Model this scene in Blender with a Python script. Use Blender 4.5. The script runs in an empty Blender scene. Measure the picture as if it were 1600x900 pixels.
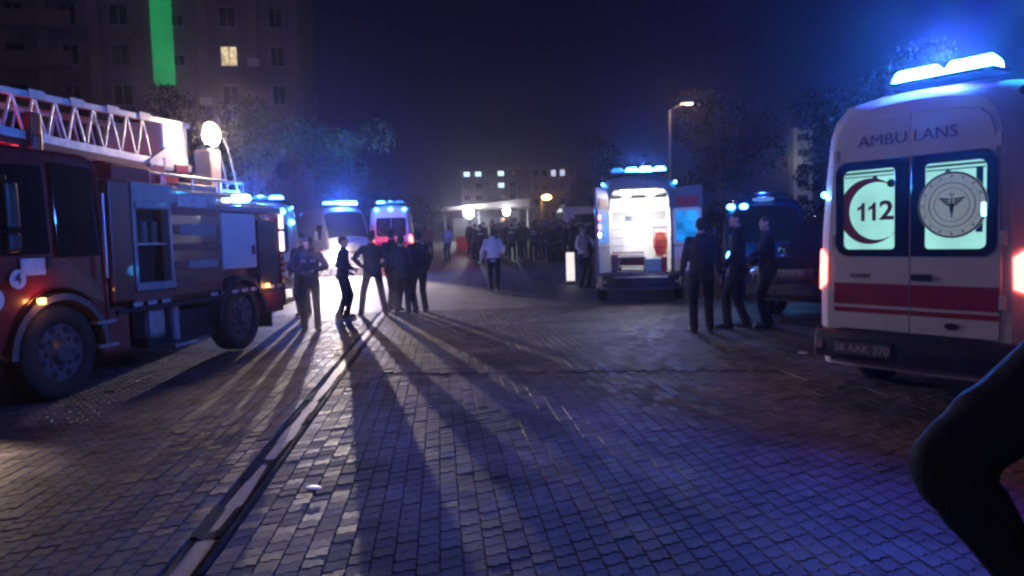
import bpy, bmesh, math, random
import numpy as np
from mathutils import Vector, Matrix, Euler
random.seed(7); rng = np.random.default_rng(7)
PI = math.pi
S = bpy.context.scene
COL = S.collection

# ------------------------------------------------------------------ camera
cam = bpy.data.cameras.new('camera'); cam_ob = bpy.data.objects.new('camera', cam); COL.objects.link(cam_ob)
cam.sensor_width = 36.0; cam.lens = 36.0 * 1160 / 1600; cam.clip_end = 2000; cam.clip_start = 0.05
_p = math.atan(78 / 1160); _r = math.radians(1.7)
fw = Vector((0, math.cos(_p), -math.sin(_p))); rt = Vector((1, 0, 0)); up = rt.cross(fw)
rt2 = rt * math.cos(_r) - up * math.sin(_r); up2 = rt2.cross(fw)
M3 = Matrix((rt2, up2, -fw)).transposed()
cam_ob.matrix_world = Matrix.Translation((0, 0, 1.56)) @ M3.to_4x4()
S.camera = cam_ob

# ------------------------------------------------------------------ world, fill sun, exposure
w = bpy.data.worlds.new('World'); S.world = w; w.use_nodes = True
nt = w.node_tree; nt.nodes.clear()
sky = nt.nodes.new('ShaderNodeTexSky'); sky.sky_type = 'NISHITA'; sky.sun_disc = False
sky.sun_elevation = math.radians(-5.0); sky.sun_rotation = math.radians(225)
bg1 = nt.nodes.new('ShaderNodeBackground'); bg1.inputs['Strength'].default_value = 0.05
bg2 = nt.nodes.new('ShaderNodeBackground'); bg2.inputs['Color'].default_value = (0.22, 0.13, 1.0, 1); bg2.inputs['Strength'].default_value = 0.010
ad = nt.nodes.new('ShaderNodeAddShader'); out = nt.nodes.new('ShaderNodeOutputWorld')
nt.links.new(sky.outputs[0], bg1.inputs[0]); nt.links.new(bg1.outputs[0], ad.inputs[0]); nt.links.new(bg2.outputs[0], ad.inputs[1])
nt.links.new(ad.outputs[0], out.inputs['Surface'])
sun = bpy.data.lights.new('fill_sun', 'SUN'); sun.energy = 0.11; sun.angle = math.radians(12); sun.color = (.92, .66, .95)
sun_ob = bpy.data.objects.new('fill_sun', sun); COL.objects.link(sun_ob); sun_ob.rotation_euler = Vector((.62, .62, -.48)).to_track_quat('-Z', 'Y').to_euler()   # added lavender fill from behind the left shoulder, no visible source
S.view_settings.view_transform = 'Standard'; S.view_settings.look = 'None'
S.view_settings.exposure = 0.0; S.view_settings.gamma = 1.0; S.view_settings.use_curve_mapping = False
cy = S.cycles
cy.use_denoising = True
try: cy.denoiser = 'OPENIMAGEDENOISE'
except Exception: pass
cy.max_bounces = 4; cy.diffuse_bounces = 2; cy.glossy_bounces = 2; cy.transmission_bounces = 3; cy.volume_bounces = 0
cy.transparent_max_bounces = 6; cy.sample_clamp_indirect = 4.0; cy.caustics_reflective = False; cy.caustics_refractive = False
cy.use_light_tree = True
cy.pixel_filter_type = 'BLACKMAN_HARRIS'; cy.filter_width = 2.6

HAZE_DENSITY = 0.0021

# ------------------------------------------------------------------ materials
MATS = {}
def mat(name, c, r=.6, metal=0., var=.12, scale=8., bump=0., bscale=60., coat=0., c2=None, spec=.5, isl=0., trans=0., stain=0.):
    if name in MATS: return MATS[name]
    m = bpy.data.materials.new(name); m.use_nodes = True; n = m.node_tree; L = n.links
    p = n.nodes['Principled BSDF']
    p.inputs['Roughness'].default_value = r; p.inputs['Metallic'].default_value = metal
    p.inputs['Coat Weight'].default_value = coat; p.inputs['Specular IOR Level'].default_value = spec
    if trans: p.inputs['Transmission Weight'].default_value = trans
    tc = n.nodes.new('ShaderNodeTexCoord')
    nz = n.nodes.new('ShaderNodeTexNoise'); nz.inputs['Scale'].default_value = scale; nz.inputs['Detail'].default_value = 5
    L.new(tc.outputs['Object'], nz.inputs['Vector'])
    mx = n.nodes.new('ShaderNodeMix'); mx.data_type = 'RGBA'
    a = [max(0, x * (1 - var)) for x in c]; b = [min(1, x * (1 + var)) for x in c] if c2 is None else list(c2)
    if c2 is not None: a = list(c)
    mx.inputs[6].default_value = (*a, 1); mx.inputs[7].default_value = (*b, 1)
    cr = n.nodes.new('ShaderNodeMapRange'); cr.inputs[1].default_value = .35; cr.inputs[2].default_value = .65
    L.new(nz.outputs['Fac'], cr.inputs[0]); L.new(cr.outputs[0], mx.inputs[0])
    last = mx.outputs[2]
    if stain:
        gp = n.nodes.new('ShaderNodeNewGeometry'); n3 = n.nodes.new('ShaderNodeTexNoise'); n3.inputs['Scale'].default_value = .9; n3.inputs['Detail'].default_value = 7; n3.inputs['Roughness'].default_value = .65
        L.new(gp.outputs['Position'], n3.inputs['Vector'])
        m3 = n.nodes.new('ShaderNodeMapRange'); m3.inputs[1].default_value = .38; m3.inputs[2].default_value = .60; m3.inputs[3].default_value = 1 - stain; m3.inputs[4].default_value = 1.12
        L.new(n3.outputs['Fac'], m3.inputs[0])
        h3 = n.nodes.new('ShaderNodeHueSaturation'); L.new(m3.outputs[0], h3.inputs['Value']); L.new(last, h3.inputs['Color']); last = h3.outputs[0]
    if isl:
        g = n.nodes.new('ShaderNodeNewGeometry'); oi = n.nodes.new('ShaderNodeObjectInfo')
        s_ = n.nodes.new('ShaderNodeMath'); s_.operation = 'ADD'; L.new(g.outputs['Random Per Island'], s_.inputs[0]); L.new(oi.outputs['Random'], s_.inputs[1])
        fr = n.nodes.new('ShaderNodeMath'); fr.operation = 'FRACT'; L.new(s_.outputs[0], fr.inputs[0])
        hs = n.nodes.new('ShaderNodeHueSaturation')
        mr = n.nodes.new('ShaderNodeMapRange'); mr.inputs[3].default_value = 1 - isl; mr.inputs[4].default_value = 1 + isl
        L.new(fr.outputs[0], mr.inputs[0]); L.new(mr.outputs[0], hs.inputs['Value']); L.new(last, hs.inputs['Color']); last = hs.outputs[0]
        mr2 = n.nodes.new('ShaderNodeMapRange'); mr2.inputs[3].default_value = max(.1, r - .14); mr2.inputs[4].default_value = min(1, r + .12)
        L.new(fr.outputs[0], mr2.inputs[0]); L.new(mr2.outputs[0], p.inputs['Roughness'])
    elif r > .15:
        mr2 = n.nodes.new('ShaderNodeMapRange'); mr2.inputs[3].default_value = max(.05, r - .08); mr2.inputs[4].default_value = min(1, r + .08)
        L.new(nz.outputs['Fac'], mr2.inputs[0]); L.new(mr2.outputs[0], p.inputs['Roughness'])
    L.new(last, p.inputs['Base Color'])
    if bump:
        n2 = n.nodes.new('ShaderNodeTexNoise'); n2.inputs['Scale'].default_value = bscale; n2.inputs['Detail'].default_value = 6
        L.new(tc.outputs['Object'], n2.inputs['Vector'])
        bp = n.nodes.new('ShaderNodeBump'); bp.inputs['Strength'].default_value = bump; bp.inputs['Distance'].default_value = .02
        L.new(n2.outputs['Fac'], bp.inputs['Height']); L.new(bp.outputs[0], p.inputs['Normal'])
    MATS[name] = m; return m
def emis(name, c, s, base=(.1, .1, .1), var=0., scale=6.):
    if name in MATS: return MATS[name]
    m = bpy.data.materials.new(name); m.use_nodes = True; n = m.node_tree
    p = n.nodes['Principled BSDF']; p.inputs['Base Color'].default_value = (*base, 1); p.inputs['Roughness'].default_value = .25
    p.inputs['Emission Color'].default_value = (*c, 1); p.inputs['Emission Strength'].default_value = s
    if var:
        tc = n.nodes.new('ShaderNodeTexCoord'); nz = n.nodes.new('ShaderNodeTexNoise'); nz.inputs['Scale'].default_value = scale
        n.links.new(tc.outputs['Object'], nz.inputs['Vector'])
        mr = n.nodes.new('ShaderNodeMapRange'); mr.inputs[1].default_value = .3; mr.inputs[2].default_value = .7
        mr.inputs[3].default_value = s * (1 - var); mr.inputs[4].default_value = s * (1 + var)
        n.links.new(nz.outputs['Fac'], mr.inputs[0]); n.links.new(mr.outputs[0], p.inputs['Emission Strength'])
    MATS[name] = m; return m

WHITE = mat('white_paint', (.66, .66, .69), .45, coat=.0, var=.05, scale=3, bump=.03, bscale=30)
WHITE_IN = mat('white_plastic', (.78, .78, .77), .5, var=.05)
REDP = mat('red_paint', (.15, .011, .012), .38, coat=.3, var=.12, scale=3)
REDS = mat('red_stripe', (.34, .01, .03), .4, var=.08)
REDT = mat('dark_red_letter', (.32, .01, .03), .5, var=.1)
GREYP = mat('grey_paint', (.24, .24, .27), .4, coat=.2, var=.1)
SILV = mat('aluminium', (.6, .6, .62), .35, metal=.8, var=.12, scale=12)
LADM = mat('ladder_aluminium', (.72, .72, .74), .42, metal=.35, var=.12, scale=10)
CHROME = mat('chrome', (.75, .75, .77), .15, metal=1, var=.05)
BLACKPL = mat('black_plastic', (.015, .015, .017), .5, var=.3, bump=.06, bscale=80)
BLACKGL = mat('black_glass', (.006, .006, .008), .08, var=.05, coat=.3)
GLASS = mat('dark_window', (.012, .013, .016), .06, var=.05)
RUBBER = mat('rubber', (.016, .016, .016), .8, var=.3, bump=.1)
DARKIN = mat('dark_interior', (.02, .02, .022), .8, var=.3)
NAVYP = mat('navy_paint', (.02, .05, .18), .25, coat=.6, var=.1)
BLACKP = mat('black_paint', (.008, .008, .01), .22, coat=.7, var=.1)
PLATE = mat('plate_white', (.65, .65, .65), .4, var=.04)
STEEL = mat('galvanised_steel', (.35, .35, .36), .45, metal=.6, var=.2)
CONC = mat('concrete', (.2, .185, .175), .6, var=.3, scale=7, bump=.35, bscale=45)
CONCB = mat('channel_concrete', (.034, .031, .031), .85, var=.35, scale=6, bump=.4, bscale=50, isl=.18, spec=.12)
PAVE = mat('paving_concrete', (.13, .115, .11), .68, var=.25, scale=5, bump=.3, bscale=55, isl=.3, stain=.55, spec=.28)
BARK = mat('bark', (.06, .045, .035), .9, var=.4, bump=.6, bscale=20)
BLUE_E = emis('blue_beacon', (.04, .40, 1), 240)
BLUE_S = emis('blue_beacon_small', (.06, .4, 1), 22)
BLUE_D = emis('blue_beacon_dim', (.02, .2, 1), 2.2)
RED_E = emis('tail_red', (1, .12, .1), 9, base=(.3, .01, .01))
WARM_E = emis('headlight_lens', (1, .84, .62), 330)
FLOOD_E = emis('flood_lens', (1, .74, .45), 200)
ORANGE_E = emis('orange_marker', (1, .33, .05), 18)
WHITE_E = emis('white_lamp', (1, .97, .92), 12)

def leafmat(name, c):
    m = mat(name, c, .85, var=.4, scale=1.3, isl=.35, spec=.12); return m
LEAF = leafmat('leaf_green', (.055, .075, .03)); LEAFD = leafmat('leaf_dark', (.016, .022, .012))

# ------------------------------------------------------------------ mesh builder
class MB:
    def __init__(s): s.v = []; s.f = []; s.sm = []
    def add(s, vs, fs, smooth=False):
        o = len(s.v); s.v += [tuple(map(float, x)) for x in vs]
        for f in fs: s.f.append([i + o for i in f]); s.sm.append(smooth)
        return s
    def box(s, c, d, rot=None):
        cx, cy, cz = c; dx, dy, dz = d[0] / 2, d[1] / 2, d[2] / 2
        vs = [Vector((x, y, z)) for x in (-dx, dx) for y in (-dy, dy) for z in (-dz, dz)]
        if rot is not None: R = Euler(rot).to_matrix(); vs = [R @ q for q in vs]
        vs = [q + Vector(c) for q in vs]
        return s.add(vs, [(0, 1, 3, 2), (4, 6, 7, 5), (0, 4, 5, 1), (2, 3, 7, 6), (0, 2, 6, 4), (1, 5, 7, 3)])
    def cyl(s, a, b, r0, r1=None, n=14, cap=True, smooth=True):
        if r1 is None: r1 = r0
        a = Vector(a); b = Vector(b); d = (b - a).normalized()
        x = d.orthogonal().normalized(); y = d.cross(x)
        vs = []
        for P, r in ((a, r0), (b, r1)):
            for i in range(n):
                t = 2 * PI * i / n; vs.append(P + x * (r * math.cos(t)) + y * (r * math.sin(t)))
        s.add(vs, [(i, (i + 1) % n, n + (i + 1) % n, n + i) for i in range(n)], smooth)
        if cap:
            s.add(vs[:n], [list(range(n))[::-1]]); s.add(vs[n:], [list(range(n))])
        return s
    def ball(s, c, r, nu=14, nv=9, R=None):
        if not hasattr(r, '__len__'): r = (r, r, r)
        vs = []; fs = []
        for j in range(nv + 1):
            ph = -PI / 2 + PI * j / nv
            for i in range(nu):
                t = 2 * PI * i / nu
                q = Vector((r[0] * math.cos(ph) * math.cos(t), r[1] * math.cos(ph) * math.sin(t), r[2] * math.sin(ph)))
                if R is not None: q = R @ q
                vs.append(q + Vector(c))
        for j in range(nv):
            for i in range(nu): fs.append((j * nu + i, j * nu + (i + 1) % nu, (j + 1) * nu + (i + 1) % nu, (j + 1) * nu + i))
        return s.add(vs, fs, True)
    def loft(s, rings, closed=True, caps=True, smooth=True):
        n = len(rings[0]); vs = [p for r in rings for p in r]; fs = []
        m = n if closed else n - 1
        for j in range(len(rings) - 1):
            for i in range(m): fs.append((j * n + i, j * n + (i + 1) % n, (j + 1) * n + (i + 1) % n, (j + 1) * n + i))
        s.add(vs, fs, smooth)
        if caps:
            s.add(rings[0], [list(range(n))[::-1]]); s.add(rings[-1], [list(range(n))])
        return s
    def tcap(s, a, b, r0, r1, n=12):
        a = Vector(a); b = Vector(b); d = (b - a)
        if d.length < 1e-6: d = Vector((0, 0, 1e-3))
        d.normalize(); x = d.orthogonal().normalized(); y = d.cross(x); rings = []
        for P, r, ang in [(a, r0, (-80, -45, 0)), (b, r1, (0, 45, 80))]:
            for g in ang:
                g = math.radians(g)
                rings.append([P + d * (r * math.sin(g)) + (x * math.cos(2 * PI * i / n) + y * math.sin(2 * PI * i / n)) * (r * math.cos(g)) for i in range(n)])
        return s.loft(rings)
    def prism(s, poly, y0, y1):            # poly in (x,z), extruded along y
        n = len(poly); a = [(x, y0, z) for x, z in poly]; b = [(x, y1, z) for x, z in poly]
        s.add(a + b, [list(range(n)), list(range(n, 2 * n))[::-1]] + [(i, n + i, n + (i + 1) % n, (i + 1) % n) for i in range(n)])
        return s
    def ring(s, outer, inner, y0, y1):     # frame between two (x,z) polys of equal count
        n = len(outer)
        vs = [(x, y0, z) for x, z in outer] + [(x, y0, z) for x, z in inner] + [(x, y1, z) for x, z in outer] + [(x, y1, z) for x, z in inner]
        fs = []
        for i in range(n):
            j = (i + 1) % n
            fs += [(i, j, n + j, n + i), (2 * n + i, 3 * n + i, 3 * n + j, 2 * n + j), (i, 2 * n + i, 2 * n + j, j), (n + i, n + j, 3 * n + j, 3 * n + i)]
        return s.add(vs, fs)
    def xform(s, M):
        s.v = [tuple(M @ Vector(q)) for q in s.v]; return s
    def mesh(s, name):
        me = bpy.data.meshes.new(name); me.from_pydata(s.v, [], s.f)
        me.polygons.foreach_set('use_smooth', s.sm)
        return me
    def build(s, name, m, parent=None, bevel=0., fixn=True, loc=None):
        me = s.mesh(name)
        if fixn and len(s.f) < 60000:
            b = bmesh.new(); b.from_mesh(me); bmesh.ops.recalc_face_normals(b, faces=b.faces); b.to_mesh(me); b.free()
        for q in (m if isinstance(m, (list, tuple)) else [m]): me.materials.append(q)
        return link(name, me, parent, bevel, loc)
def link(name, me, parent=None, bevel=0., loc=None):
    o = bpy.data.objects.new(name, me); COL.objects.link(o)
    if parent is not None: o.parent = parent
    if loc is not None: o.location = loc
    if bevel:
        md = o.modifiers.new('bevel', 'BEVEL'); md.width = bevel; md.segments = 2; md.limit_method = 'ANGLE'; md.angle_limit = math.radians(40)
    return o
def tag(o, label, cat, group=None):
    o['label'] = label; o['category'] = cat
    if group: o['group'] = group
    return o
def thing(name, label, cat, loc=(0, 0, 0), rz=0., group=None, rx=0.):
    o = bpy.data.objects.new(name, None); COL.objects.link(o); o.empty_display_size = .2
    o.location = loc; o.rotation_euler = (rx, 0, rz)
    return tag(o, label, cat, group)
def B(name, m, parent, c, d, bevel=.01, rot=None):
    return MB().box(c, d, rot).build(name, m, parent, bevel)
def text(txt, size, m, parent, loc, rot, ext=.002, bold=0., sx=1., name='lettering'):
    cu = bpy.data.curves.new(name, 'FONT'); cu.body = txt; cu.size = size; cu.extrude = ext; cu.offset = bold
    cu.align_x = 'CENTER'; cu.align_y = 'CENTER'; cu.resolution_u = 3
    t = bpy.data.objects.new('tmp', cu); COL.objects.link(t)
    bpy.context.view_layer.update(); dg = bpy.context.evaluated_depsgraph_get()
    me = bpy.data.meshes.new_from_object(t.evaluated_get(dg)); bpy.data.objects.remove(t)
    me.materials.clear(); me.materials.append(m); me.name = name
    o = bpy.data.objects.new(name, me); COL.objects.link(o); o.parent = parent; o.location = loc; o.rotation_euler = rot; o.scale = (sx, 1, 1)
    return o
def lamp(parent, loc, color, power, radius=.05, typ='POINT', aim=None, size=None, blend=.4):
    l = bpy.data.lights.new('lamp_light', typ); l.color = color; l.energy = power
    if typ != 'AREA': l.shadow_soft_size = radius
    else: l.size = radius
    o = bpy.data.objects.new('lamp_light', l); COL.objects.link(o); o.parent = parent; o.location = loc
    if aim is not None: o.rotation_euler = Vector(aim).to_track_quat('-Z', 'Y').to_euler()
    if typ == 'SPOT': l.spot_size = math.radians(size or 140); l.spot_blend = blend
    return o
def rrect(x0, x1, z0, z1, r, n=4):
    pts = []
    for cx, cz, a in ((x1 - r, z1 - r, 0), (x0 + r, z1 - r, 90), (x0 + r, z0 + r, 180), (x1 - r, z0 + r, 270)):
        for i in range(n + 1):
            t = math.radians(a + 90 * i / n); pts.append((cx + r * math.cos(t), cz + r * math.sin(t)))
    return pts
def circ(cx, cz, r, n=32, rz=None):
    return [(cx + r * math.cos(2 * PI * i / n), cz + (rz or r) * math.sin(2 * PI * i / n)) for i in range(n)]
def gz(y):
    t = max(0., y - 18.); return 0.035 * (t * t / 8 if t < 4 else t - 2)
def heading(dx, dy): return math.atan2(-dx, dy)      # rotation so that local +Y points along (dx,dy)

BLUE = (.04, .13, 1.)
# ================================================================== GROUND
def ground():
    ys = [-12, 0, 4, 8, 12, 16] + [18 + i for i in range(0, 24, 1)] + [45, 55, 70, 100, 150, 220]
    xs = [-140, -90, -60, -40, -25, -15, -8, -4, 0, 4, 8, 15, 25, 40, 60, 90, 140]
    vs = [(x, y, gz(y) - .026) for y in ys for x in xs]; n = len(xs)
    fs = [(j * n + i, j * n + i + 1, (j + 1) * n + i + 1, (j + 1) * n + i) for j in range(len(ys) - 1) for i in range(n - 1)]
    m = mat('ground_bedding', (.17, .155, .15), .6, var=.3, scale=2.5)
    n_ = m.node_tree; L = n_.links; p = n_.nodes['Principled BSDF']
    tc = n_.nodes.new('ShaderNodeTexCoord'); br = n_.nodes.new('ShaderNodeTexBrick')
    br.inputs['Scale'].default_value = 1.0; br.inputs['Brick Width'].default_value = .33; br.inputs['Row Height'].default_value = .3; br.inputs['Mortar Size'].default_value = .02
    L.new(tc.outputs['Object'], br.inputs['Vector'])
    bp = n_.nodes.new('ShaderNodeBump'); bp.inputs['Strength'].default_value = .6; bp.inputs['Distance'].default_value = .02; bp.invert = True
    L.new(br.outputs['Fac'], bp.inputs['Height']); L.new(bp.outputs[0], p.inputs['Normal'])
    o = MB().add(vs, fs, True).build('ground', m); o['kind'] = 'structure'; return o
GROUND = ground()

GO = Vector((-1.55, 3.44, 0)); GV = Vector((-.0952, .99546, 0)); GU = Vector((.99546, .0952, 0))
GA = math.atan2(-GV.x, GV.y)
def uv2w(u, v): p = GO + GU * u + GV * v; return p

BW, BD = .112, .114
def block_mesh(hi=True, ga=.0025):
    a = .021; k = .005
    x0, x1 = ga * .4, BW - ga * .4; m0, m1 = .4 * BW, .56 * BW
    bot = [(x0, ga), (m0, ga), (m1, a + ga), (x1, a + ga)]
    topp = [(x1, a + BD - ga), (m1, a + BD - ga), (m0, BD - ga), (x0, BD - ga)]
    out_ = bot + [(x1 - k, a + BD / 2)] + topp + [(x0 - k + .002, BD / 2)] if hi else bot + topp
    c = (BW / 2, BD / 2 + a / 2); out_ = [(x - c[0], y - c[1]) for x, y in out_]
    n = len(out_); ins = .004
    def inset(p): 
        l = math.hypot(*p); return (p[0] * (1 - ins / l * 1.2), p[1] * (1 - ins / l * 1.2))
    top = [(*inset(p), 0.) for p in out_]; mid = [(*p, -.006) for p in out_]; low = [(*p, -.024) for p in out_]
    q = lambda A, B_: [(A + i, A + (i + 1) % n, B_ + (i + 1) % n, B_ + i) for i in range(n)]
    # split the concave top in two convex quads-ish polygons
    if hi: ft = [[0, 1, 7, 8, 9], [1, 2, 6, 7], [2, 3, 4, 5, 6]]
    else: ft = [[0, 1, 6, 7], [1, 2, 5, 6], [2, 3, 4, 5]]
    if hi: return top + mid + low, ft + q(n, 0) + q(2 * n, n)
    return top + low, ft + q(n, 0)
def paving():
    hiv, hif = block_mesh(True); lov, lof = block_mesh(False)
    hiv = np.array(hiv); lov = np.array(lov)
    cells = []
    umin, umax = -16, 16
    for i in range(-142, 142):
        u = .044 + (i + .5) * BW if i >= 0 else -.188 + (i + .5) * BW
        co = rng.uniform(-.05, .05)
        for j in range(-12, 126):
            v = (j + .5 + co + (.5 if i % 2 else 0)) * BD
            p = uv2w(u, v)
            if p.y < 2.4 or p.y > 16.6 or abs(p.x) > .74 * p.y + 1.1: continue
            cells.append((p.x, p.y, u))
    cells.sort(key=lambda c: c[1])
    vis = [c for c in cells if c[1] > 3.3 and abs(c[0]) < .70 * c[1]]
    near = set(vis[:300])
    mes = bpy.data.meshes.new('paving_block'); mes.from_pydata([tuple(x) for x in hiv], [], hif); mes.materials.append(PAVE)
    V = []; F = []; o = 0
    ca, sa = math.cos(GA), math.sin(GA)
    for c in cells:
        wav = .007 * math.sin(c[0] * 1.7 + 2 * math.sin(c[1] * .9)) * math.sin(c[1] * 1.3)
        # a sunken strip of patched blocks across the road
        dip = -.010 if (7.9 < c[1] + .12 * c[0] < 8.6 and -1.6 < c[0] < 3) else 0
        z = wav + dip + rng.normal(0, .0015) - .003
        tx, ty, tz = rng.normal(0, .007), rng.normal(0, .007), GA + rng.normal(0, .012)
        if c in near:
            ob = bpy.data.objects.new('paving_block', mes); COL.objects.link(ob); ob.parent = GROUND
            ob.location = (c[0], c[1], z); ob.rotation_euler = (tx, ty, tz); continue
        bv, bf = (hiv, hif) if c[1] < 11 else (lov, lof)
        cz, sz = math.cos(tz), math.sin(tz)
        x = bv[:, 0] * cz - bv[:, 1] * sz; y = bv[:, 0] * sz + bv[:, 1] * cz
        zz = bv[:, 2] + bv[:, 1] * tx - bv[:, 0] * ty
        V.append(np.stack([x + c[0], y + c[1], zz + z], 1)); F += [[k + o for k in f] for f in bf]; o += len(bv)
    V = np.concatenate(V)
    me = bpy.data.meshes.new('paving_block_field'); me.from_pydata(V.tolist(), [], F); me.materials.append(PAVE)
    ob = link('paving_block_field', me, GROUND); ob['kind'] = 'stuff'
paving()

def gutter():
    g = bpy.data.objects.new('gutter', None); COL.objects.link(g); g['kind'] = 'structure'
    prof = [(-.185, -.03), (-.185, -.010), (-.165, -.009), (-.135, -.026), (-.10, -.036), (-.065, -.026), (-.03, -.010), (-.018, -.03)]
    kerb = [(-.012, -.03), (-.010, -.006), (.0, .001), (.020, .001), (.028, -.006), (.042, -.03)]
    LN = .5
    def seg(pr):
        m = MB()
        m.loft([[(x, y, z) for x, z in pr] for y in (-LN / 2 + .006, LN / 2 - .006)], closed=True, caps=True, smooth=False)
        return m
    cm = seg(prof).build('channel_stone', CONCB, g).data; km = seg(kerb).build('kerb_stone', CONCB, g).data
    first = True
    for me, nm in ((cm, 'channel_stone'), (km, 'kerb_stone')):
        for i in range(-2, 34):
            if i == -2: ob = [c for c in g.children if c.data == me][0]
            else: ob = link(nm, me, g)
            v = i * LN + .25; p = uv2w(0, v)
            ob.location = (p.x, p.y, gz(p.y) + rng.normal(0, .003) - (.0 if nm == 'kerb_stone' else .004)); ob.rotation_euler = (rng.normal(0, .006), rng.normal(0, .008), GA + rng.normal(0, .006))
    wm = mat('gutter_water', (.02, .02, .025), .10, var=.1, bump=.5, bscale=7)
    m = MB(); L_ = []; 
    for k in range(60):
        v = .2 + k * .14; wd = .034 + .010 * math.sin(k * .9) + .01 * math.sin(k * 2.3)
        if k % 17 > 14: wd *= .35
        c = -.11
        L_.append([uv2w(c - wd, v), uv2w(c + wd, v)])
    for a_, b_ in zip(L_[:-1], L_[1:]):
        m.add([(*a_[0].xy, -.0300), (*a_[1].xy, -.0300), (*b_[1].xy, -.0300), (*b_[0].xy, -.0300)], [(0, 1, 2, 3)])
    m.build('puddle_water', wm, g)
gutter()

# ================================================================== WHEELS
def wheel(parent, c, r, wd, side, rim=SILV, name='wheel', n=26):
    """side=-1: outer face to -X"""
    m = MB(); x = c[0]
    prof = [(-.5, .62), (-.5, .93), (-.38, 1.0), (.38, 1.0), (.5, .93), (.5, .62)]
    rings = []
    for i in range(n):
        t = 2 * PI * i / n; rr = []
        for a, q in prof: rr.append((x + a * wd, c[1] + r * q * math.cos(t), c[2] + r * q * math.sin(t)))
        rings.append(rr)
    rings.append(rings[0]); m.loft(rings, closed=True, caps=False)
    o = m.build(name, RUBBER, parent)
    xo = x + side * wd * .40
    k = MB(); k.cyl((xo, c[1], c[2]), (xo - side * wd * .5, c[1], c[2]), r * .63, r * .63, 24)
    k.cyl((xo + side * .06, c[1], c[2]), (xo, c[1], c[2]), r * .2, r * .28, 16)
    for i in range(8):
        t = 2 * PI * i / 8
        k.cyl((xo + side * .025, c[1] + r * .36 * math.cos(t), c[2] + r * .36 * math.sin(t)), (xo, c[1] + r * .36 * math.cos(t), c[2] + r * .36 * math.sin(t)), r * .05, n=6)
    k.build('rim', rim, o)
    q = MB()
    for i in range(8):
        t = 2 * PI * (i + .5) / 8
        q.cyl((xo + side * .004, c[1] + r * .49 * math.cos(t), c[2] + r * .49 * math.sin(t)), (xo - side * .01, c[1] + r * .49 * math.cos(t), c[2] + r * .49 * math.sin(t)), r * .085, n=8)
    q.build('rim_hole', DARKIN, o)['kind'] = 'stuff'
    return o

# ================================================================== VANS
class Van:
    HALF = [(.96, .32), (1., .6), (1., 1.1), (.985, 1.5), (.935, 2.05), (.89, 2.38), (.83, 2.53), (.70, 2.64), (.35, 2.69), (0, 2.70)]
    ST = [(0, .76, 2.60), (.05, .84, 2.66), (.14, .91, 2.70), (.3, .965, 2.73), (.6, 1., 2.75), (2, 1., 2.77), (3.9, 1., 2.75),
          (4.2, .985, 2.66), (4.42, .97, 2.5), (5.12, .95, 1.46), (5.45, .93, 1.28), (5.75, .89, 1.08), (5.9, .76, .85)]
    def __init__(s, hs=1., st=None): s.hs = hs; s.st = st or s.ST
    def sta(s, y):
        a = np.array(s.st); return float(np.interp(y, a[:, 0], a[:, 1])), float(np.interp(y, a[:, 0], a[:, 2])) * s.hs
    def half(s, y):
        w, h = s.sta(y); k = (h - .32) / (2.70 - .32)
        return [(x * w, .32 + (z - .32) * k) for x, z in s.HALF]
    def sec(s, y):
        hp = s.half(y); return [(-x, z) for x, z in hp] + [(x, z) for x, z in hp[-2::-1]]
    def W(s, y, z):
        hp = np.array(s.half(y)); return float(np.interp(z, hp[:, 1], hp[:, 0]))
    def strip(s, side, z0, z1, y0, y1, off=.004, nz=4, ny=10):
        m = MB(); rings = []
        for i in range(ny + 1):
            y = y0 + (y1 - y0) * i / ny
            rings.append([(side * (s.W(y, z0 + (z1 - z0) * j / nz) + off), y, z0 + (z1 - z0) * j / nz) for j in range(nz + 1)])
        return m.loft(rings, closed=False, caps=False)

DOOR_HALF = [(.68, .66), (.69, 1.1), (.685, 1.5), (.66, 2.0), (.635, 2.25), (.60, 2.38), (.53, 2.455), (.30, 2.49), (0.003, 2.495)]

def beacon_bar(parent, c, wd, mats=(BLUE_E, BLUE_E), name='light_bar', dep=.28):
    b = MB().box((c[0], c[1], c[2]), (wd, dep, .045)).build(name, BLACKPL, parent, .012)
    n = len(mats)
    for i, m in enumerate(mats):
        seg = wd / n; x0 = c[0] - wd / 2 + seg * i + .02; x1 = x0 + seg - .04
        k = MB(); rings = []
        for x, q in ((x0, .55), (x0 + .05, 1), (x1 - .05, 1), (x1, .55)):
            rings.append([(x, c[1] + dep * .44 * q * math.cos(t), c[2] + .022 + .105 * q * math.sin(t)) for t in [PI * j / 8 for j in range(9)]])
        k.loft(rings, closed=True, caps=True); k.build('beacon_lens', m, b)
    return b

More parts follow.
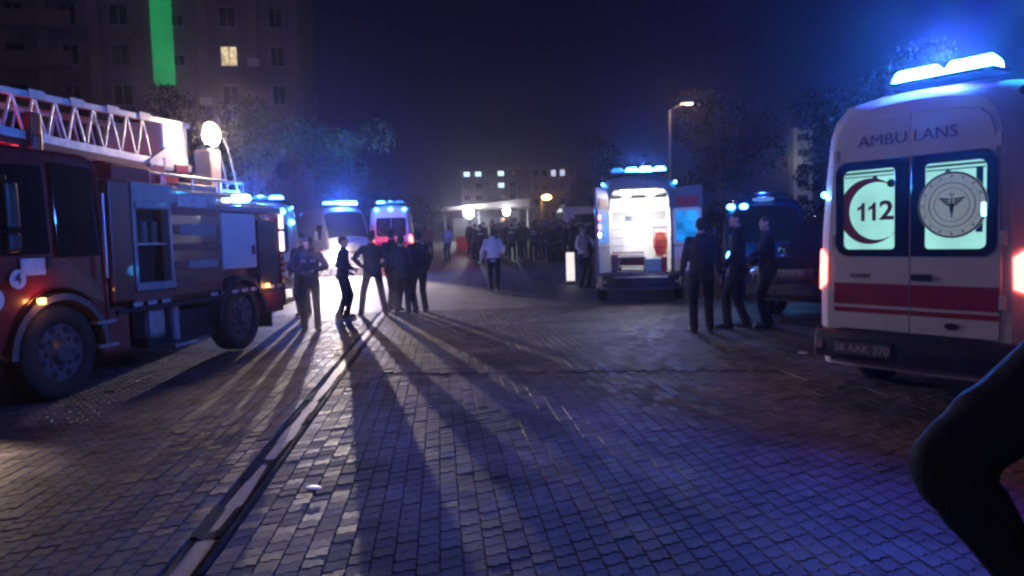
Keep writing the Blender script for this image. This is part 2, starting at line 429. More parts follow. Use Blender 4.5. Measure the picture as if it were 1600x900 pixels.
def van(label, cat, loc, rz, group, paint=WHITE, open_rear=False, hs=1., lit_panes=True, rear_text=True, plate='38 AAK 370', stripes=True,
        bar=(BLUE_E, BLUE_E), bar_y=.32, bar_power=0., tail=RED_E, front=False, head=None, head_z=.98, name='ambulance', side_win=False, front_text=False, corner=None, bar_x=0., bar_w=1.25, bar_col=None):
    V = Van(hs); T = thing(name, label, cat, loc, rz, group)
    ys = [q[0] for q in V.st]
    m = MB(); m.loft([[(x, y, z) for x, z in V.sec(y)] for y in ys], closed=False, caps=False)
    dp = [(-x, z * 1.) for x, z in DOOR_HALF]; dp = dp + [(x, z) for x, z in DOOR_HALF[::-1]]
    dp = [(x, .66 + (z - .66) * hs) for x, z in dp]
    # rear frame (pillars, header, sill) between the body section and the door opening
    sec = V.sec(0); n = len(sec)
    big = [(x, 0., z) for x, z in sec]
    op = [( -.66, .655)] + dp[:8] + [(0, dp[8][1])] + dp[10:18] + [(.66, .655)]
    inn = [(x * 1.006, 0., z) for x, z in op]
    k = min(len(big), len(inn)); fs = [(i, i + 1, k + i + 1, k + i) for i in range(k - 1)] + [(k - 1, 0, k, 2 * k - 1)]
    m.add(big[:k] + inn[:k], fs, False)
    m.add([(x, .10, z) for x, _, z in inn] + inn, [(i, (i + 1) % k, k + (i + 1) % k, k + i) for i in range(k)], False)
    fr = V.sec(ys[-1]); m.add([(x, ys[-1], z) for x, z in fr], [list(range(len(fr)))])
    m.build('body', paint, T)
    B('underbody', DARKIN, T, (0, 2.9, .36), (1.7, 5.4, .12), .01)
    # wheels with black arches
    for y in (1.15, 4.75):
        for sd in (-1, 1):
            a = MB(); xo = sd * (V.W(y, .5) + .004)
            a.add([(xo, y + .46 * math.cos(PI * i / 14), .36 + .47 * math.sin(PI * i / 14)) for i in range(15)], [list(range(15))])
            a.build('wheel_arch', DARKIN, T)
            wheel(T, (sd * (V.W(y, .5) - .105 + .02), y, .345), .345, .22, sd)
    # bumper
    bp = MB(); rings = []
    for x, yy in ((-.99, .42), (-.97, .12), (-.86, -.05), (-.5, -.10), (0, -.115), (.5, -.10), (.86, -.05), (.97, .12), (.99, .42)):
        sg = [(0, .39), (0, .50), (.02, .63), (.09, .655), (.2, .65), (.2, .39)]
        nx, ny = (1, 0) if abs(x) > .93 else (0, 1)
        rings.append([(x - (math.copysign(q[0], x) if nx else 0), yy + (q[0] if ny else 0), q[1]) for q in sg])
    bp.loft(rings, closed=True, caps=True, smooth=False); b = bp.build('rear_bumper', BLACKPL, T, .015)
    if plate:
        pl = B('licence_plate', mat('plate_frame', (.02, .02, .025), .4), T, (-.36, -.118, .50), (.56, .02, .15), .004)
        B('plate_face', PLATE if tail is not None and open_rear is False and rear_text is not True else mat('plate_dark', (.10, .10, .11), .5), pl, (-.36, -.131, .50), (.52, .006, .115), .002)  # the near ambulance gets a dark grey plate face
        text(plate, .10, mat('plate_ink', (.45, .45, .48), .5) if rear_text is True else mat('plate_ink_dark', (.02, .02, .02), .5), pl, (-.36, -.136, .498), (PI / 2, 0, 0), .001, .0015)
    MB().box((.47, -.112, .52), (.09, .03, .06)).build('tow_cover', BLACKPL, T, .006)
    for sd in (-1, 1):
        MB().cyl((sd * .80, -.02, .50), (sd * .80, -.075, .50), .04, n=12).build('fog_lamp', mat('reflector_pale', (.35, .3, .32), .3), T)
    # tail lamps on the corner pillars
    if tail is not None:
        for sd in (-1, 1):
            tl = MB(); rings = []
            for y_, a_, b_ in ((-.004, 1.06, 1.30), (.05, 1.02, 1.37), (.10, 1.0, 1.36), (.17, .99, 1.30), (.22, 1.03, 1.24)):
                zz = [a_ + (b_ - a_) * j / 5 for j in range(6)]
                rings.append([(sd * (V.W(max(y_, 0), z) + .014), y_, z) for z in zz])
            tl.loft(rings, closed=False, caps=False)
            q = tl.build('tail_lamp', tail, T); sol = q.modifiers.new('thick', 'SOLIDIFY'); sol.thickness = .018; sol.offset = 0
    # rear doors
    for sd in (-1, 1):
        nm = 'rear_door'; hx = sd * .69
        poly = [(sd * x, .66 + (z - .66) * hs) for x, z in DOOR_HALF]; poly = poly + [(sd * .003, .66)]
        poly = [(x - hx, z) for x, z in poly]
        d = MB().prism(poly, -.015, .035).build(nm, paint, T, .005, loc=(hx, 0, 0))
        yo = -.015
        if open_rear:
            d.rotation_euler = (0, 0, math.radians(open_rear[0] if sd < 0 else open_rear[1]))
        def X(x): return sd * x - hx
        # outer corners larger
        ws = []
        r1 = .11; xa, xb = (.012, .662); z0, z1 = 1.31, 2.14
        for cx, cz, a, r in ((xb - r1, z1 - r1, 0, r1), (xa + .01, z1 - .01, 90, .01), (xa + .01, z0 + .01, 180, .01), (xb - r1, z0 + r1, 270, r1)):
            for i in range(5):
                t = math.radians(a + 22.5 * i); ws.append((X(cx + r * math.cos(t)), cz + r * math.sin(t)))
        wi = []
        xa2, xb2, z02, z12 = .125, .585, 1.37, 2.06
        for cx, cz, a, r in ((xb2 - .05, z12 - .05, 0, .05), (xa2 + .03, z12 - .03, 90, .03), (xa2 + .03, z02 + .03, 180, .03), (xb2 - .05, z02 + .05, 270, .05)):
            for i in range(5):
                t = math.radians(a + 22.5 * i); wi.append((X(cx + r * math.cos(t)), cz + r * math.sin(t)))
        if sd > 0: pass
        sf = MB().ring(ws, wi, yo - .016, yo + .002).build('window_surround', BLACKGL, d, .004)
        pane = emis('lit_pane', (.36, .82, .75), .90, base=(.02, .03, .03), var=.16, scale=2.6) if lit_panes is True else (lit_panes or GLASS)
        MB().prism(wi, yo - .006, yo + .001).build('window_pane', pane, d)
        if lit_panes is True:
            # ceiling rail, rail hooks and the frosted film on the pane
            dk = mat('film_rail', (.02, .06, .1), .4)
            xx0, xx1 = X(xa2 + .008), X(xb2 - .008)
            for zc, hh in ((2.035, .018), (2.003, .010)):
                MB().box(((xx0 + xx1) / 2, yo - .0085, zc), (abs(xx1 - xx0), .003, hh)).build('ceiling_rail', dk, d)
            MB().prism(circ(X(.30), 1.975, .026, 14), yo - .0085, yo - .0062).build('rail_hook', dk, d)
            if sd < 0: 
                MB().prism(circ(X(.16), 1.93, .035, 14), yo - .0085, yo - .0062).build('rail_hook', mat('film_blue', (.03, .2, .25), .4), d)
                # crescent and number
                cx, cz, R_ = X(.345), 1.70, .285; pts = []
                o1 = [(cx + R_ * math.cos(t), cz + R_ * math.sin(t)) for t in np.linspace(math.radians(40), math.radians(320), 34)]
                r2 = .248; c2 = cx + .062
                o2 = [(c2 + r2 * math.cos(t), cz + r2 * math.sin(t)) for t in np.linspace(math.radians(312), math.radians(48), 34)]
                mm = MB(); n_ = 34
                vs = [(x, yo - .012, z) for x, z in o1] + [(x, yo - .012, z) for x, z in o2[::-1]]
                mm.add(vs, [(i, i + 1, n_ + i + 1, n_ + i) for i in range(n_ - 1)])
                mm.build('crescent', REDT, d, fixn=False)
                text('2', .225, REDT, d, (X(.195), yo - .012, 1.695), (PI / 2, 0, 0), .001, .006, 1.15)
                for xd in (X(.405), X(.305)):
                    MB().prism([(xd - .0165, 1.617), (xd + .0165, 1.617), (xd + .0165, 1.775), (xd - .006, 1.775), (xd - .02, 1.75), (xd - .05, 1.735), (xd - .05, 1.707), (xd - .0165, 1.722)], yo - .0135, yo - .0115).build('digit', REDT, d)
            else:
                ec = (X(.335), 1.72); R_ = .265; ey = yo - .018
                em = MB().prism(circ(*ec, R_, 40), ey, yo - .0005).build('emblem_disc', emis('emblem_film', (.27, .34, .38), .55, base=(.3, .3, .3), var=.1), d)
                ink = mat('emblem_ink', (.05, .06, .07), .6)
                for ro, ri in ((.262, .248), (.178, .172), (.135, .131), (.21, .2085)):
                    MB().ring(circ(*ec, ro, 40), circ(*ec, ri, 40), ey - .003, ey - .0005).build('emblem_ring', ink, em)
                st = MB()
                for i in range(16):
                    t = 2 * PI * i / 16 + PI / 2; px, pz = ec[0] + .228 * math.cos(t), ec[1] + .228 * math.sin(t); pp = []
                    for q in range(10):
                        rr = .013 if q % 2 == 0 else .0055; tt = PI / 2 + PI * q / 5; pp.append((px + rr * math.cos(tt), pz + rr * math.sin(tt)))
                    st.prism(pp, ey - .003, ey - .0005)
                st.build('emblem_stars', ink, em)['kind'] = 'stuff'
                wg = MB(); ex, ez = ec
                for s2 in (-1, 1):
                    for q in range(3):
                        zq = ez + .05 - q * .022; ln = .105 - q * .022
                        wg.prism([(ex + s2 * .016, zq), (ex + s2 * ln, zq + .012), (ex + s2 * (ln - .02), zq - .008), (ex + s2 * .016, zq - .014)], ey - .003, ey - .0005)
                wg.prism([(ex - .006, ez + .06), (ex + .006, ez + .06), (ex + .004, ez - .1), (ex - .004, ez - .1)], ey - .003, ey - .0005)
                wg.prism([(ex - .022, ez + .01), (ex + .022, ez + .01), (ex + .012, ez - .05), (ex + .004, ez - .095), (ex - .012, ez - .05)], ey - .0032, ey - .0012)
                wg.ring(circ(ex, ez + .085, .016, 14), circ(ex + .002, ez + .090, .011, 14), ey - .003, ey - .0005)
                wg.build('emblem_winged_staff', ink, em)
                emi = emis('reflection_glow', (.25, .6, 1), 5)
                MB().prism(rrect(X(.57) - .018, X(.57) + .018, 1.62, 1.73, .012, 3), ey - .004, yo - .003).build('reflection_patch', emi, d)  # glowing patch painted as a blue reflection on the pane
                MB().box((X(.535), yo - .009, 1.75), (.05, .003, .5)).build('curtain_strip', mat('film_blue2', (.06, .16, .45), .3), d)
        if stripes:
            x0, x1 = sorted((X(.006), X(.682)))
            MB().box(((x0 + x1) / 2, yo - .0025, .975), (x1 - x0, .004, .19)).build('red_stripe', REDS, d)
            MB().box(((x0 + x1) / 2, yo - .0025, .832), (x1 - x0, .004, .042)).build('red_stripe', REDS, d)
        if sd > 0:
            h_ = MB().box((X(.10), yo - .014, 1.135), (.17, .03, .05)).build('door_handle', BLACKPL, d, .01)
            MB().prism(circ(X(.34), .745, .062, 20, .03), yo - .012, yo).build('badge', CHROME, d)
            MB().prism(circ(X(.34), .745, .054, 20, .024), yo - .015, yo - .001).build('badge_face', mat('badge_blue', (.01, .02, .09), .3), d)
        elif rear_text: 
            text('TRANSIT', .05, mat('badge_grey', (.06, .06, .08), .4), d, (X(.44), yo - .004, 1.135), (PI / 2, 0, 0), .003, .0)
        if rear_text and not open_rear:
            w_ = 'AMBU' if sd < 0 else 'LANS'
            text(w_, .135, mat('letter_purple', (.12, .02, .06), .5), d, (X(.240 if sd < 0 else .197), yo - .004, 2.30), (PI / 2, 0, 0), .002, 0., 1.18 if sd < 0 else 1.08)
        if open_rear:
            # inner lining of the opened door
            xi0, xi1 = sorted((X(.05), X(.62)))
            MB().box(((xi0 + xi1) / 2, .042, 1.0), (xi1 - xi0, .014, .55)).build('door_lining', WHITE_IN, d, .006)
            MB().ring(rrect(xi0 - .02, xi1 + .02, 1.30, 2.12, .06), rrect(xi0 + .04, xi1 - .04, 1.37, 2.06, .05), .036, .05).build('inner_window_frame', WHITE_IN, d)
            MB().prism(rrect(xi0 + .04, xi1 - .04, 1.37, 2.06, .05), .037, .043).build('inner_pane', emis('blue_pane_glow', (.01, .28, .9), .9, base=(.02, .05, .1), var=.5, scale=5), d)  # pane glow stands in for blue light from other vehicles
            MB().box(((xi0 + xi1) / 2, .042, 2.27), (xi1 - xi0 - .1, .012, .20)).build('red_panel', REDT, d)
            if sd < 0:
                for zz, mm_ in ((1.95, RED_E), (1.74, RED_E), (1.57, WHITE_E)):
                    MB().ball((X(.09), .055, zz), (.06, .02, .055)).build('warning_lamp', mm_, d)
    for sd in (-1, 1):
        for z in (.95, 1.45, 2.2):
            MB().box((sd * (.70 if z < 2 else .665), -.012, z), (.045, .03, .11)).build('hinge', paint, T, .006)
    # roof marker / light bar
    zt = V.sta(.35)[1]
    bb = beacon_bar(T, (bar_x, bar_y, zt + .045), bar_w, bar)
    if bar_power: lamp(T, (bar_x, bar_y, zt + .26), bar_col or BLUE, bar_power, .10)
    for sd in (-1, 1):
        cl = MB().cyl((sd * .80, .16, V.W(.1, 2.2) * 0 + 2.55 * hs), (sd * .80, .05, 2.55 * hs), .035, n=10).build('corner_lamp', corner or BLUE_D, T)
    # side stripes
    if stripes:
        for sd in (-1, 1):
            V.strip(sd, .86, 1.06, .3, 5.3).build('side_stripe', REDS, T); V.strip(sd, .80, .835, .3, 5.3).build('side_stripe', REDS, T)
    for sd in (-1, 1):
        V.strip(sd, 1.38, 1.98, 3.72, 4.55, .005).build('door_window', GLASS, T)
        if side_win: V.strip(sd, 1.40, 1.98, .7, 3.5, .005).build('side_window', side_win if side_win is not True else GLASS, T)
        ar = B('mirror', BLACKPL, T, (sd * 1.14, 4.55, 1.55), (.16, .10, .34), .03)
        MB().cyl((sd * .95, 4.5, 1.45), (sd * 1.1, 4.55, 1.5), .025).build('mirror_arm', BLACKPL, ar)
    # windscreen
    wm_ = MB(); rings = []
    for t in np.linspace(.02, .98, 8):
        y = 4.42 + (5.12 - 4.42) * t; w_, h_ = V.sta(y); k = (h_ - .32) / 2.38
        rings.append([(x * w_, y + .012, .32 + (np.interp(abs(x), [0, .35, .70, .83], [2.70, 2.69, 2.64, 2.53]) - .32) * k + .012) for x in np.linspace(-.80, .80, 11)])
    wm_.loft(rings, closed=False, caps=False).build('windscreen', GLASS, T)
    gr = MB()
    gr.box((0, 5.885, .86), (.9, .06, .16)); gr.box((0, 5.90, .62), (1.2, .06, .22))
    gr.build('grille', BLACKPL, T, .02)
    MB().box((0, 5.86, .45), (1.7, .16, .22)).build('front_bumper', BLACKPL, T, .04)
    for sd in (-1, 1):
        R = Euler((0, 0, -sd * .35)).to_matrix()
        hm = (head and (head[0] if sd < 0 else head[1])) or mat('lamp_glass', (.3, .3, .33), .15)
        MB().ball((sd * .68, 5.80, head_z), (.17, .10, .15), R=R).build('headlamp', hm, T)
    if front_text:
        text('AMBULANS', .17, mat('letter_purple', (.16, .02, .06), .5), T, (0, 5.52, 1.262), (math.radians(-32), 0, PI), .002, .003)
    return T

RX, RY = 3.35, 6.22
amb_right = van('white ambulance close by at the right, lit rear windows with 112 and a round emblem', 'ambulance', (RX, RY, 0), heading(.823, .567), 'ambulances with blue lights on',
    bar=(emis('blue_beacon_near', (.030, .36, 1), 950),) * 2, bar_y=.30, bar_power=900., bar_col=(.04, .06, 1.), bar_x=.12, bar_w=.86, corner=BLACKPL)
for z_, r_ in ((1.87, .028), (1.84, .02)): MB().ball((-.765 - (z_ - 1.84) * 1.3, .02, z_), (r_, r_, r_)).build('side_marker', BLUE_S, amb_right)  # glowing balls stand in for blue reflections on the pillar
amb_right_lamps = [lamp(amb_right, (sd * 1.02, .1, 1.18), (1, .1, .08), 3, .04) for sd in (-1, 1)]

# open ambulance -----------------------------------------------------------
def open_ambulance():
    T = van('ambulance in the middle with both rear doors open and a brightly lit cabin', 'ambulance', (2.90, 16.7, 0), math.radians(-9.5), 'ambulances with blue lights on',
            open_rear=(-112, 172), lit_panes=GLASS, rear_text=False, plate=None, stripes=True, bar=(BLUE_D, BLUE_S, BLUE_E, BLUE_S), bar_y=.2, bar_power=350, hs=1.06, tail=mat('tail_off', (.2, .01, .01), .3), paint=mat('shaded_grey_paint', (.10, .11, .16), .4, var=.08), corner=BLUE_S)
    z0, z1 = .70, 2.50
    def P(nm, m, c, d, bev=.008, par=T): return B(nm, m, par, c, d, bev)
    P('cabin_floor', mat('cabin_floor', (.35, .36, .38), .5), (0, 1.6, z0 - .02), (1.36, 3.0, .04))
    for sd in (-1, 1): P('cabin_wall', WHITE_IN, (sd * .70, 1.6, 1.6), (.03, 3.0, 1.8))
    P('cabin_ceiling', WHITE_IN, (0, 1.6, z1 + .08), (1.3, 3.0, .03))
    bk = P('bulkhead', WHITE_IN, (0, 3.1, 1.6), (1.4, .04, 1.85))
    # overhead header with four vents
    hd = P('overhead_locker', WHITE_IN, (0, 2.5, 2.30), (1.36, 1.1, .32))
    for i in range(4): P('vent', BLACKPL, (-.42 + i * .2, 1.94, 2.30), (.11, .02, .035), .003, hd)
    # left wall cupboards, bulkhead window, shelves
    lc = P('cupboard', WHITE_IN, (-.52, 2.2, 1.5), (.3, 1.4, .7))
    for i in range(3): P('cupboard_seam', mat('seam_grey', (.15, .15, .16), .6), (-.52, 1.494, 1.28 + i * .2), (.28, .008, .012), .001, lc)
    bw = P('bulkhead_window', mat('bulk_glass', (.15, .18, .2), .2), (-.1, 3.07, 1.98), (.5, .02, .12), .01, bk)
    sh = P('shelf_unit', WHITE_IN, (.50, 2.3, 1.45), (.34, 1.2, .9))
    P('shelf_gap', mat('seam_grey', (.15, .15, .16), .6), (.50, 1.694, 1.72), (.3, .01, .03), .002, sh)
    P('shelf_gap', mat('seam_grey', (.15, .15, .16), .6), (.34, 1.694, 1.5), (.02, .01, .6), .002, sh)
    ORG = mat('orange_webbing', (.55, .12, .05), .6, var=.15)
    # stretcher (rests inside: a thing of its own)
    R = T.matrix_basis
    def child_thing(nm, lab, cat, lp):
        p = R @ Vector(lp); return thing(nm, lab, cat, p, T.rotation_euler.z)
    T.matrix_basis
    s_ = child_thing('stretcher', 'grey stretcher with a folded blanket inside the open ambulance', 'stretcher', (-.18, .1, z0))
    gm = mat('stretcher_pad', (.14, .10, .11), .7, var=.2, bump=.1); P('mattress', gm, (0, .95, .30), (.56, 1.7, .10), .04, s_)
    P('backrest', gm, (0, .30, .42), (.54, .5, .08), .03, s_); P('blanket', mat('blanket_dark', (.20, .06, .05), .8, var=.3, bump=.3), (0, .25, .24), (.56, .36, .18), .05, s_)
    f = MB()
    for sd in (-.3, .3): f.cyl((sd, .02, .34), (sd, 1.85, .34), .018); f.cyl((sd, .05, .12), (sd, 1.8, .12), .016); f.cyl((sd, .05, .34), (sd, .3, .04), .014)
    f.cyl((-.3, .02, .34), (.3, .02, .34), .018); f.cyl((-.3, .05, .12), (.3, .05, .12), .016); f.cyl((-.3, .02, .40), (.3, .02, .40), .02)
    f.build('frame', SILV, s_)
    for sd in (-.28, .28):
        for y in (.1, 1.6): MB().cyl((sd - .015, y, .055), (sd + .015, y, .055), .055).build('castor', RUBBER, s_)
    o_ = child_thing('rescue_bag', 'orange red rescue bag with straps hanging on the cabin wall', 'bag', (.48, .55, z0))
    MB().ball((0, .25, .62), (.16, .14, .30)).build('bag_body', mat('bag_orange', (.55, .10, .04), .7, var=.2, bump=.3), o_)
    for zz, dx in ((.86, .0), (.70, .03), (.55, -.02), (.40, .02)):
        P('strap', mat('strap_red', (.5, .02, .02), .6), (dx, .105, zz), (.24, .02, .04), .006, o_)
    P('strap', mat('strap_red', (.5, .02, .02), .6), (-.1, .10, .62), (.035, .02, .55), .006, o_)
    b_ = child_thing('first_aid_box', 'pale blue box with a red lid side on the ambulance floor', 'box', (.30, .12, z0))
    P('box_body', mat('box_pale', (.25, .42, .5), .5), (0, .18, .16), (.34, .34, .30), .02, b_); P('box_end', REDS, (.235, .18, .17), (.12, .34, .34), .02, b_)
    c_ = child_thing('oxygen_case', 'salmon pink padded case at the left of the ambulance floor', 'case', (-.58, .1, z0))
    P('case_body', mat('case_pink', (.55, .22, .2), .6, var=.2), (0, .2, .22), (.16, .36, .42), .03, c_)
    # cabin lamps
    for y in (.5, 1.4, 2.2):
        for x in (-.3, .3): MB().box((x, y, z1 + .055), (.22, .6, .02)).build('ceiling_lamp', emis('cabin_lamp', (1, .95, .93), 14), T)
    lamp(T, (0, .9, z1 - .02), (1, .94, .93), 66, .25); lamp(T, (0, 2.0, 1.95), (1, .95, .95), 48, .2)
    # sill lights and step
    MB().box((0, -.14, .60), (1.2, .06, .03)).build('step', SILV, T, .006)
    return T
bpy.context.view_layer.update()
amb_open = open_ambulance()

# front-facing ambulance at left, the source of the long shadows -------------
amb_front = van('white ambulance facing the camera behind the standing men, headlamp glaring', 'ambulance', (-8.62, 33.6, gz(29)), heading(.45, -.89), 'ambulances with blue lights on',
    rear_text=False, plate=None, lit_panes=GLASS, bar=(BLUE_E, BLUE_S), bar_y=4.0, bar_power=1500, head_z=1.02, head=(None, WARM_E), tail=mat('tail_off', (.2, .01, .01), .3), front_text=True, bar_w=1.4)
lamp(amb_front, (.70, 5.91, 1.02), (1, .84, .76), 9500, .025, 'SPOT', aim=(.33, .945, -1.45), size=113, blend=.15)
# second beacon thing cluster behind the fire truck: an ambulance seen from the rear
amb_left = van('ambulance seen from the rear just behind the fire truck, with several small blue beacons', 'ambulance', (-6.75, 20.3, gz(20.3)), heading(-.35, .94), 'ambulances with blue lights on',
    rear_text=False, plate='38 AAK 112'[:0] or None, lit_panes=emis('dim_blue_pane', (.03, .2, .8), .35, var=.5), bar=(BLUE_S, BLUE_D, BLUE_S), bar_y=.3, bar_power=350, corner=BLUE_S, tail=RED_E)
for x, z in ((.55, 2.46), (.2, 2.5), (.78, 2.15), (-.2, 2.5)):
    MB().ball((x, -.04, z), (.07, .05, .07)).build('small_beacon', BLUE_S, amb_left)
MB().box((.0, -.14, .52), (.5, .03, .13)).build('lit_plate', emis('lit_plate', (1, .8, .45), 1.2), amb_left)
amb_far = van('ambulance farther back with three blue beacons, its rear glowing red', 'ambulance', (-5.35, 33.5, gz(34)), heading(-.16, .98), 'ambulances with blue lights on',
    rear_text=False, plate=None, lit_panes=GLASS, bar=(BLUE_S, BLUE_D, BLUE_D), bar_y=.3, bar_power=110, tail=RED_E)
for x in (-.62, 0, .62): MB().ball((x, -.05, 2.52), (.09, .05, .07)).build('small_beacon', BLUE_S, amb_far)
lamp(amb_far, (-.3, -1.2, .9), (1, .05, .12), 60, .1)

# ================================================================== FIRE TRUCK
def fire_truck():
    T = thing('fire_truck', 'red ladder fire truck at the left with a white lattice ladder over its cab', 'fire truck', (-4.957, 12.734, 0), 2.939)
    P = lambda nm, m, c, d, bev=.012, par=None, rot=None: B(nm, m, par or T, c, d, bev, rot)
    seam = mat('seam_dark', (.01, .01, .012), .7)
    P('chassis', DARKIN, (0, 2.9, .72), (.9, 5.9, .3))
    # rear body, set back from the left side where the open locker is
    P('body', REDP, (.06, 1.45, 1.52), (2.24, 2.86, 1.34), .02)
    P('body_floor', DARKIN, (0, 2.0, .83), (2.36, 3.9, .06))
    # open locker: back, floor, frame
    P('locker_back', DARKIN, (.06, 3.34, 1.55), (2.0, .90, 1.36))
    for y in (2.95, 3.62): P('locker_jamb', GREYP, (-1.15, y, 1.62), (.12, .07, 1.10))
    P('locker_header', GREYP, (-1.12, 3.28, 2.25), (.22, .78, .24), .02)
    P('shutter_box', GREYP, (-1.16, 3.28, 2.10), (.14, .66, .10))
    P('locker_sill', GREYP, (-1.14, 3.28, 1.10), (.16, .74, .10))
    sh = P('locker_shelf', STEEL, (-1.08, 3.28, 1.62), (.16, .6, .03), .003)
    for i in range(3): MB().cyl((-1.03, 3.08 + i * .2, 1.64), (-1.03, 3.08 + i * .2, 1.90), .06 + .01 * i).build('stowed_tool', mat('tool_grey', (.08, .08, .09), .5), sh)
    # body front pillar wall
    P('pillar_wall', REDP, (-.02, 3.86, 1.66), (2.40, .36, 1.44), .03)
    # red shutter panels
    pn = P('locker_panel', REDP, (-1.165, 2.38, 1.55), (.05, 1.08, 1.24), .015)
    for i in range(5): P('panel_ridge', mat('red_dull', (.18, .03, .035), .5, var=.2), (-1.195, 2.38, 1.10 + i * .235), (.03, 1.04, .10), .008, pn)
    pl = mat('pale_lettering', (.28, .25, .27), .6, var=.2)
    P('name_board', pl, (-1.213, 2.38, 1.80), (.004, .80, .15), .001, pn)
    P('name_board', pl, (-1.213, 2.30, 1.335), (.004, .66, .11), .001, pn)
    P('panel_top', GREYP, (-1.13, 2.45, 2.20), (.12, 1.16, .26), .03)
    P('number_board', mat('board_pale', (.55, .55, .58), .5), (-1.193, 2.45, 2.18), (.006, .62, .15), .002)
    text('11', .10, mat('board_ink', (.05, .05, .07), .5), T, (-1.199, 2.45, 2.18), (PI / 2, 0, -PI / 2), .001)
    # white locker door and rear dark locker
    wp = P('locker_door', WHITE, (-1.165, 1.35, 1.64), (.05, .90, .82), .012)
    P('door_handle', BLACKPL, (-1.2, 1.0, 1.5), (.03, .06, .14), .01, wp)
    P('roof_rail_box', GREYP, (-1.10, .92, 2.12), (.16, 1.75, .10), .02)
    P('rear_locker', mat('locker_dark', (.012, .012, .02), .4), (-1.16, .52, 1.40), (.05, .58, 1.12), .01)
    for i in range(4): P('locker_marker', mat('marker_pale', (.4, .4, .42), .5), (-1.193, .30 + i * .14, 2.02), (.01, .09, .035), .003)
    for i, (za, zb) in enumerate(((1.83, 2.06), (1.46, 1.78))):
        P('strip_lamp', emis('strip_lamp', (1, .80, .84), 3.2), (-1.19, .10, (za + zb) / 2), (.05, .07, zb - za), .01)
    for i in range(4): P('strip_lamp_off', mat('strip_off', (.45, .38, .42), .4), (-1.19, .10, 1.38 - i * .10), (.04, .06, .05), .008)
    for i in range(14):
        if 7 < i < 11: continue
        P('reflective_tape', mat('tape_pale', (.42, .40, .42), .4), (-1.196, .25 + i * .26, .895), (.006, .17, .05), .001)
    P('rear_wall', REDP, (0, .015, 1.3), (2.34, .05, 1.5), .02)
    # skirt, mudguard, tanks, steps below the body; underbody boxes added to block light beneath
    P('skirt', REDP, (-1.12, .45, .68), (.10, .70, .42), .02); P('axle_beam_block', DARKIN, (0, 1.35, .5), (1.7, .5, .4)); P('side_beam_block', DARKIN, (-.9, 2.5, .50), (.2, 1.5, .40)); P('gearbox_beam_block', DARKIN, (0, 3.6, .52), (1.2, 2.0, .42)); P('rear_mud_flap', RUBBER, (-1.0, .55, .42), (.4, .02, .35), .004)
    P('skirt', mat('red_dull', (.30, .02, .025), .5), (-1.13, 3.28, .98), (.10, .80, .14), .02)
    P('fuel_tank', mat('tank_red', (.22, .03, .025), .45, var=.2), (-.98, 3.95, .62), (.34, .48, .56), .06)
    P('air_tank', STEEL, (-.95, 3.15, .62), (.3, .34, .42), .08)
    MB().cyl((-1.02, 2.75, .85), (-1.02, 2.75, .35), .07).build('jack_leg', STEEL, T); P('jack_foot', STEEL, (-1.08, 2.8, .30), (.34, .5, .05), .01)
    P('step', STEEL, (-1.16, 4.18, .75), (.14, .3, .04), .006); P('step', STEEL, (-1.16, 4.18, .48), (.14, .3, .04), .006)
    P('side_marker', ORANGE_E, (-1.185, .62, .92), (.03, .10, .05), .008)
    # rear and front wheels, arches
    for y, r in ((1.35, .5), (4.80, .5)):
        for sd in (-1, 1): wheel(T, (sd * 1.03, y, r), r, .30, sd, rim=mat('rim_grey', (.10, .10, .105), .5, metal=.3, var=.3))
        for sd in (-1, 1):
            ar = MB(); o_, i_ = [], []
            for k in range(17):
                t = PI * (k / 16) ; o_.append((y + .66 * math.cos(t), r + .62 * math.sin(t))); i_.append((y + .585 * math.cos(t), r + .55 * math.sin(t)))
            poly = o_ + i_[::-1]
            n = len(poly); x0, x1 = sd * 1.22, sd * .86
            for k in range(16):
                a_, b_, c_, d_ = o_[k], o_[k + 1], i_[k + 1], i_[k]
                ar.add([(x, q[0], q[1]) for x in (x0, x1) for q in (a_, b_, c_, d_)], [(0, 1, 2, 3), (4, 7, 6, 5), (0, 4, 5, 1), (3, 2, 6, 7)])
            ar.build('mudguard', mat('guard_grey', (.10, .09, .09), .5, var=.2) if y > 3 else RUBBER, T)
    # cab with rounded profile
    prof = [(4.10, .95), (4.10, 2.44), (4.16, 2.56), (4.32, 2.62), (5.7, 2.62), (5.95, 2.55), (6.10, 2.30), (6.22, 1.5), (6.25, .95)]
    # the wheel-arch cut-out in the lower edge of the cab
    lo = [(y, max(.55, .5 + math.sqrt(max(0, .68 ** 2 - (y - 4.80) ** 2)))) for y in np.linspace(6.25, 4.10, 16)]
    pts = [(y, z) for y, z in prof[:-1]] + [(6.25, .95)] + lo
    m = MB(); rings = []
    for x, sc in ((-1.17, .965), (-1.19, .985), (-1.19, 1), (1.19, 1), (1.19, .985), (1.17, .965)):
        cyy, czz = 5.15, 1.6
        rings.append([(x if z < 1.7 else x * (1 - .05 * (z - 1.7)), cyy + (y - cyy) * sc, czz + (z - czz) * sc) for y, z in pts])
    m.loft(rings, closed=True, caps=True, smooth=False); cab = m.build('cab', mat('cab_red', (.20, .010, .012), .3, coat=.5, var=.1), T, .02)
    sx = lambda z: -(1.195 if z < 1.7 else 1.195 * (1 - .05 * (z - 1.7)))
    # front door, its window and the rear window (black glass)
    def patch(nm, yz, mt, off, par, th=.012):
        a_ = [(sx(z) - off, y, z) for y, z in yz]; b_ = [(sx(z) - off + th, y, z) for y, z in yz]; n = len(yz)
        return MB().add(a_ + b_, [list(range(n)), list(range(n, 2 * n))[::-1]] + [(i, n + i, n + (i + 1) % n, (i + 1) % n) for i in range(n)]).build(nm, mt, par, .004)
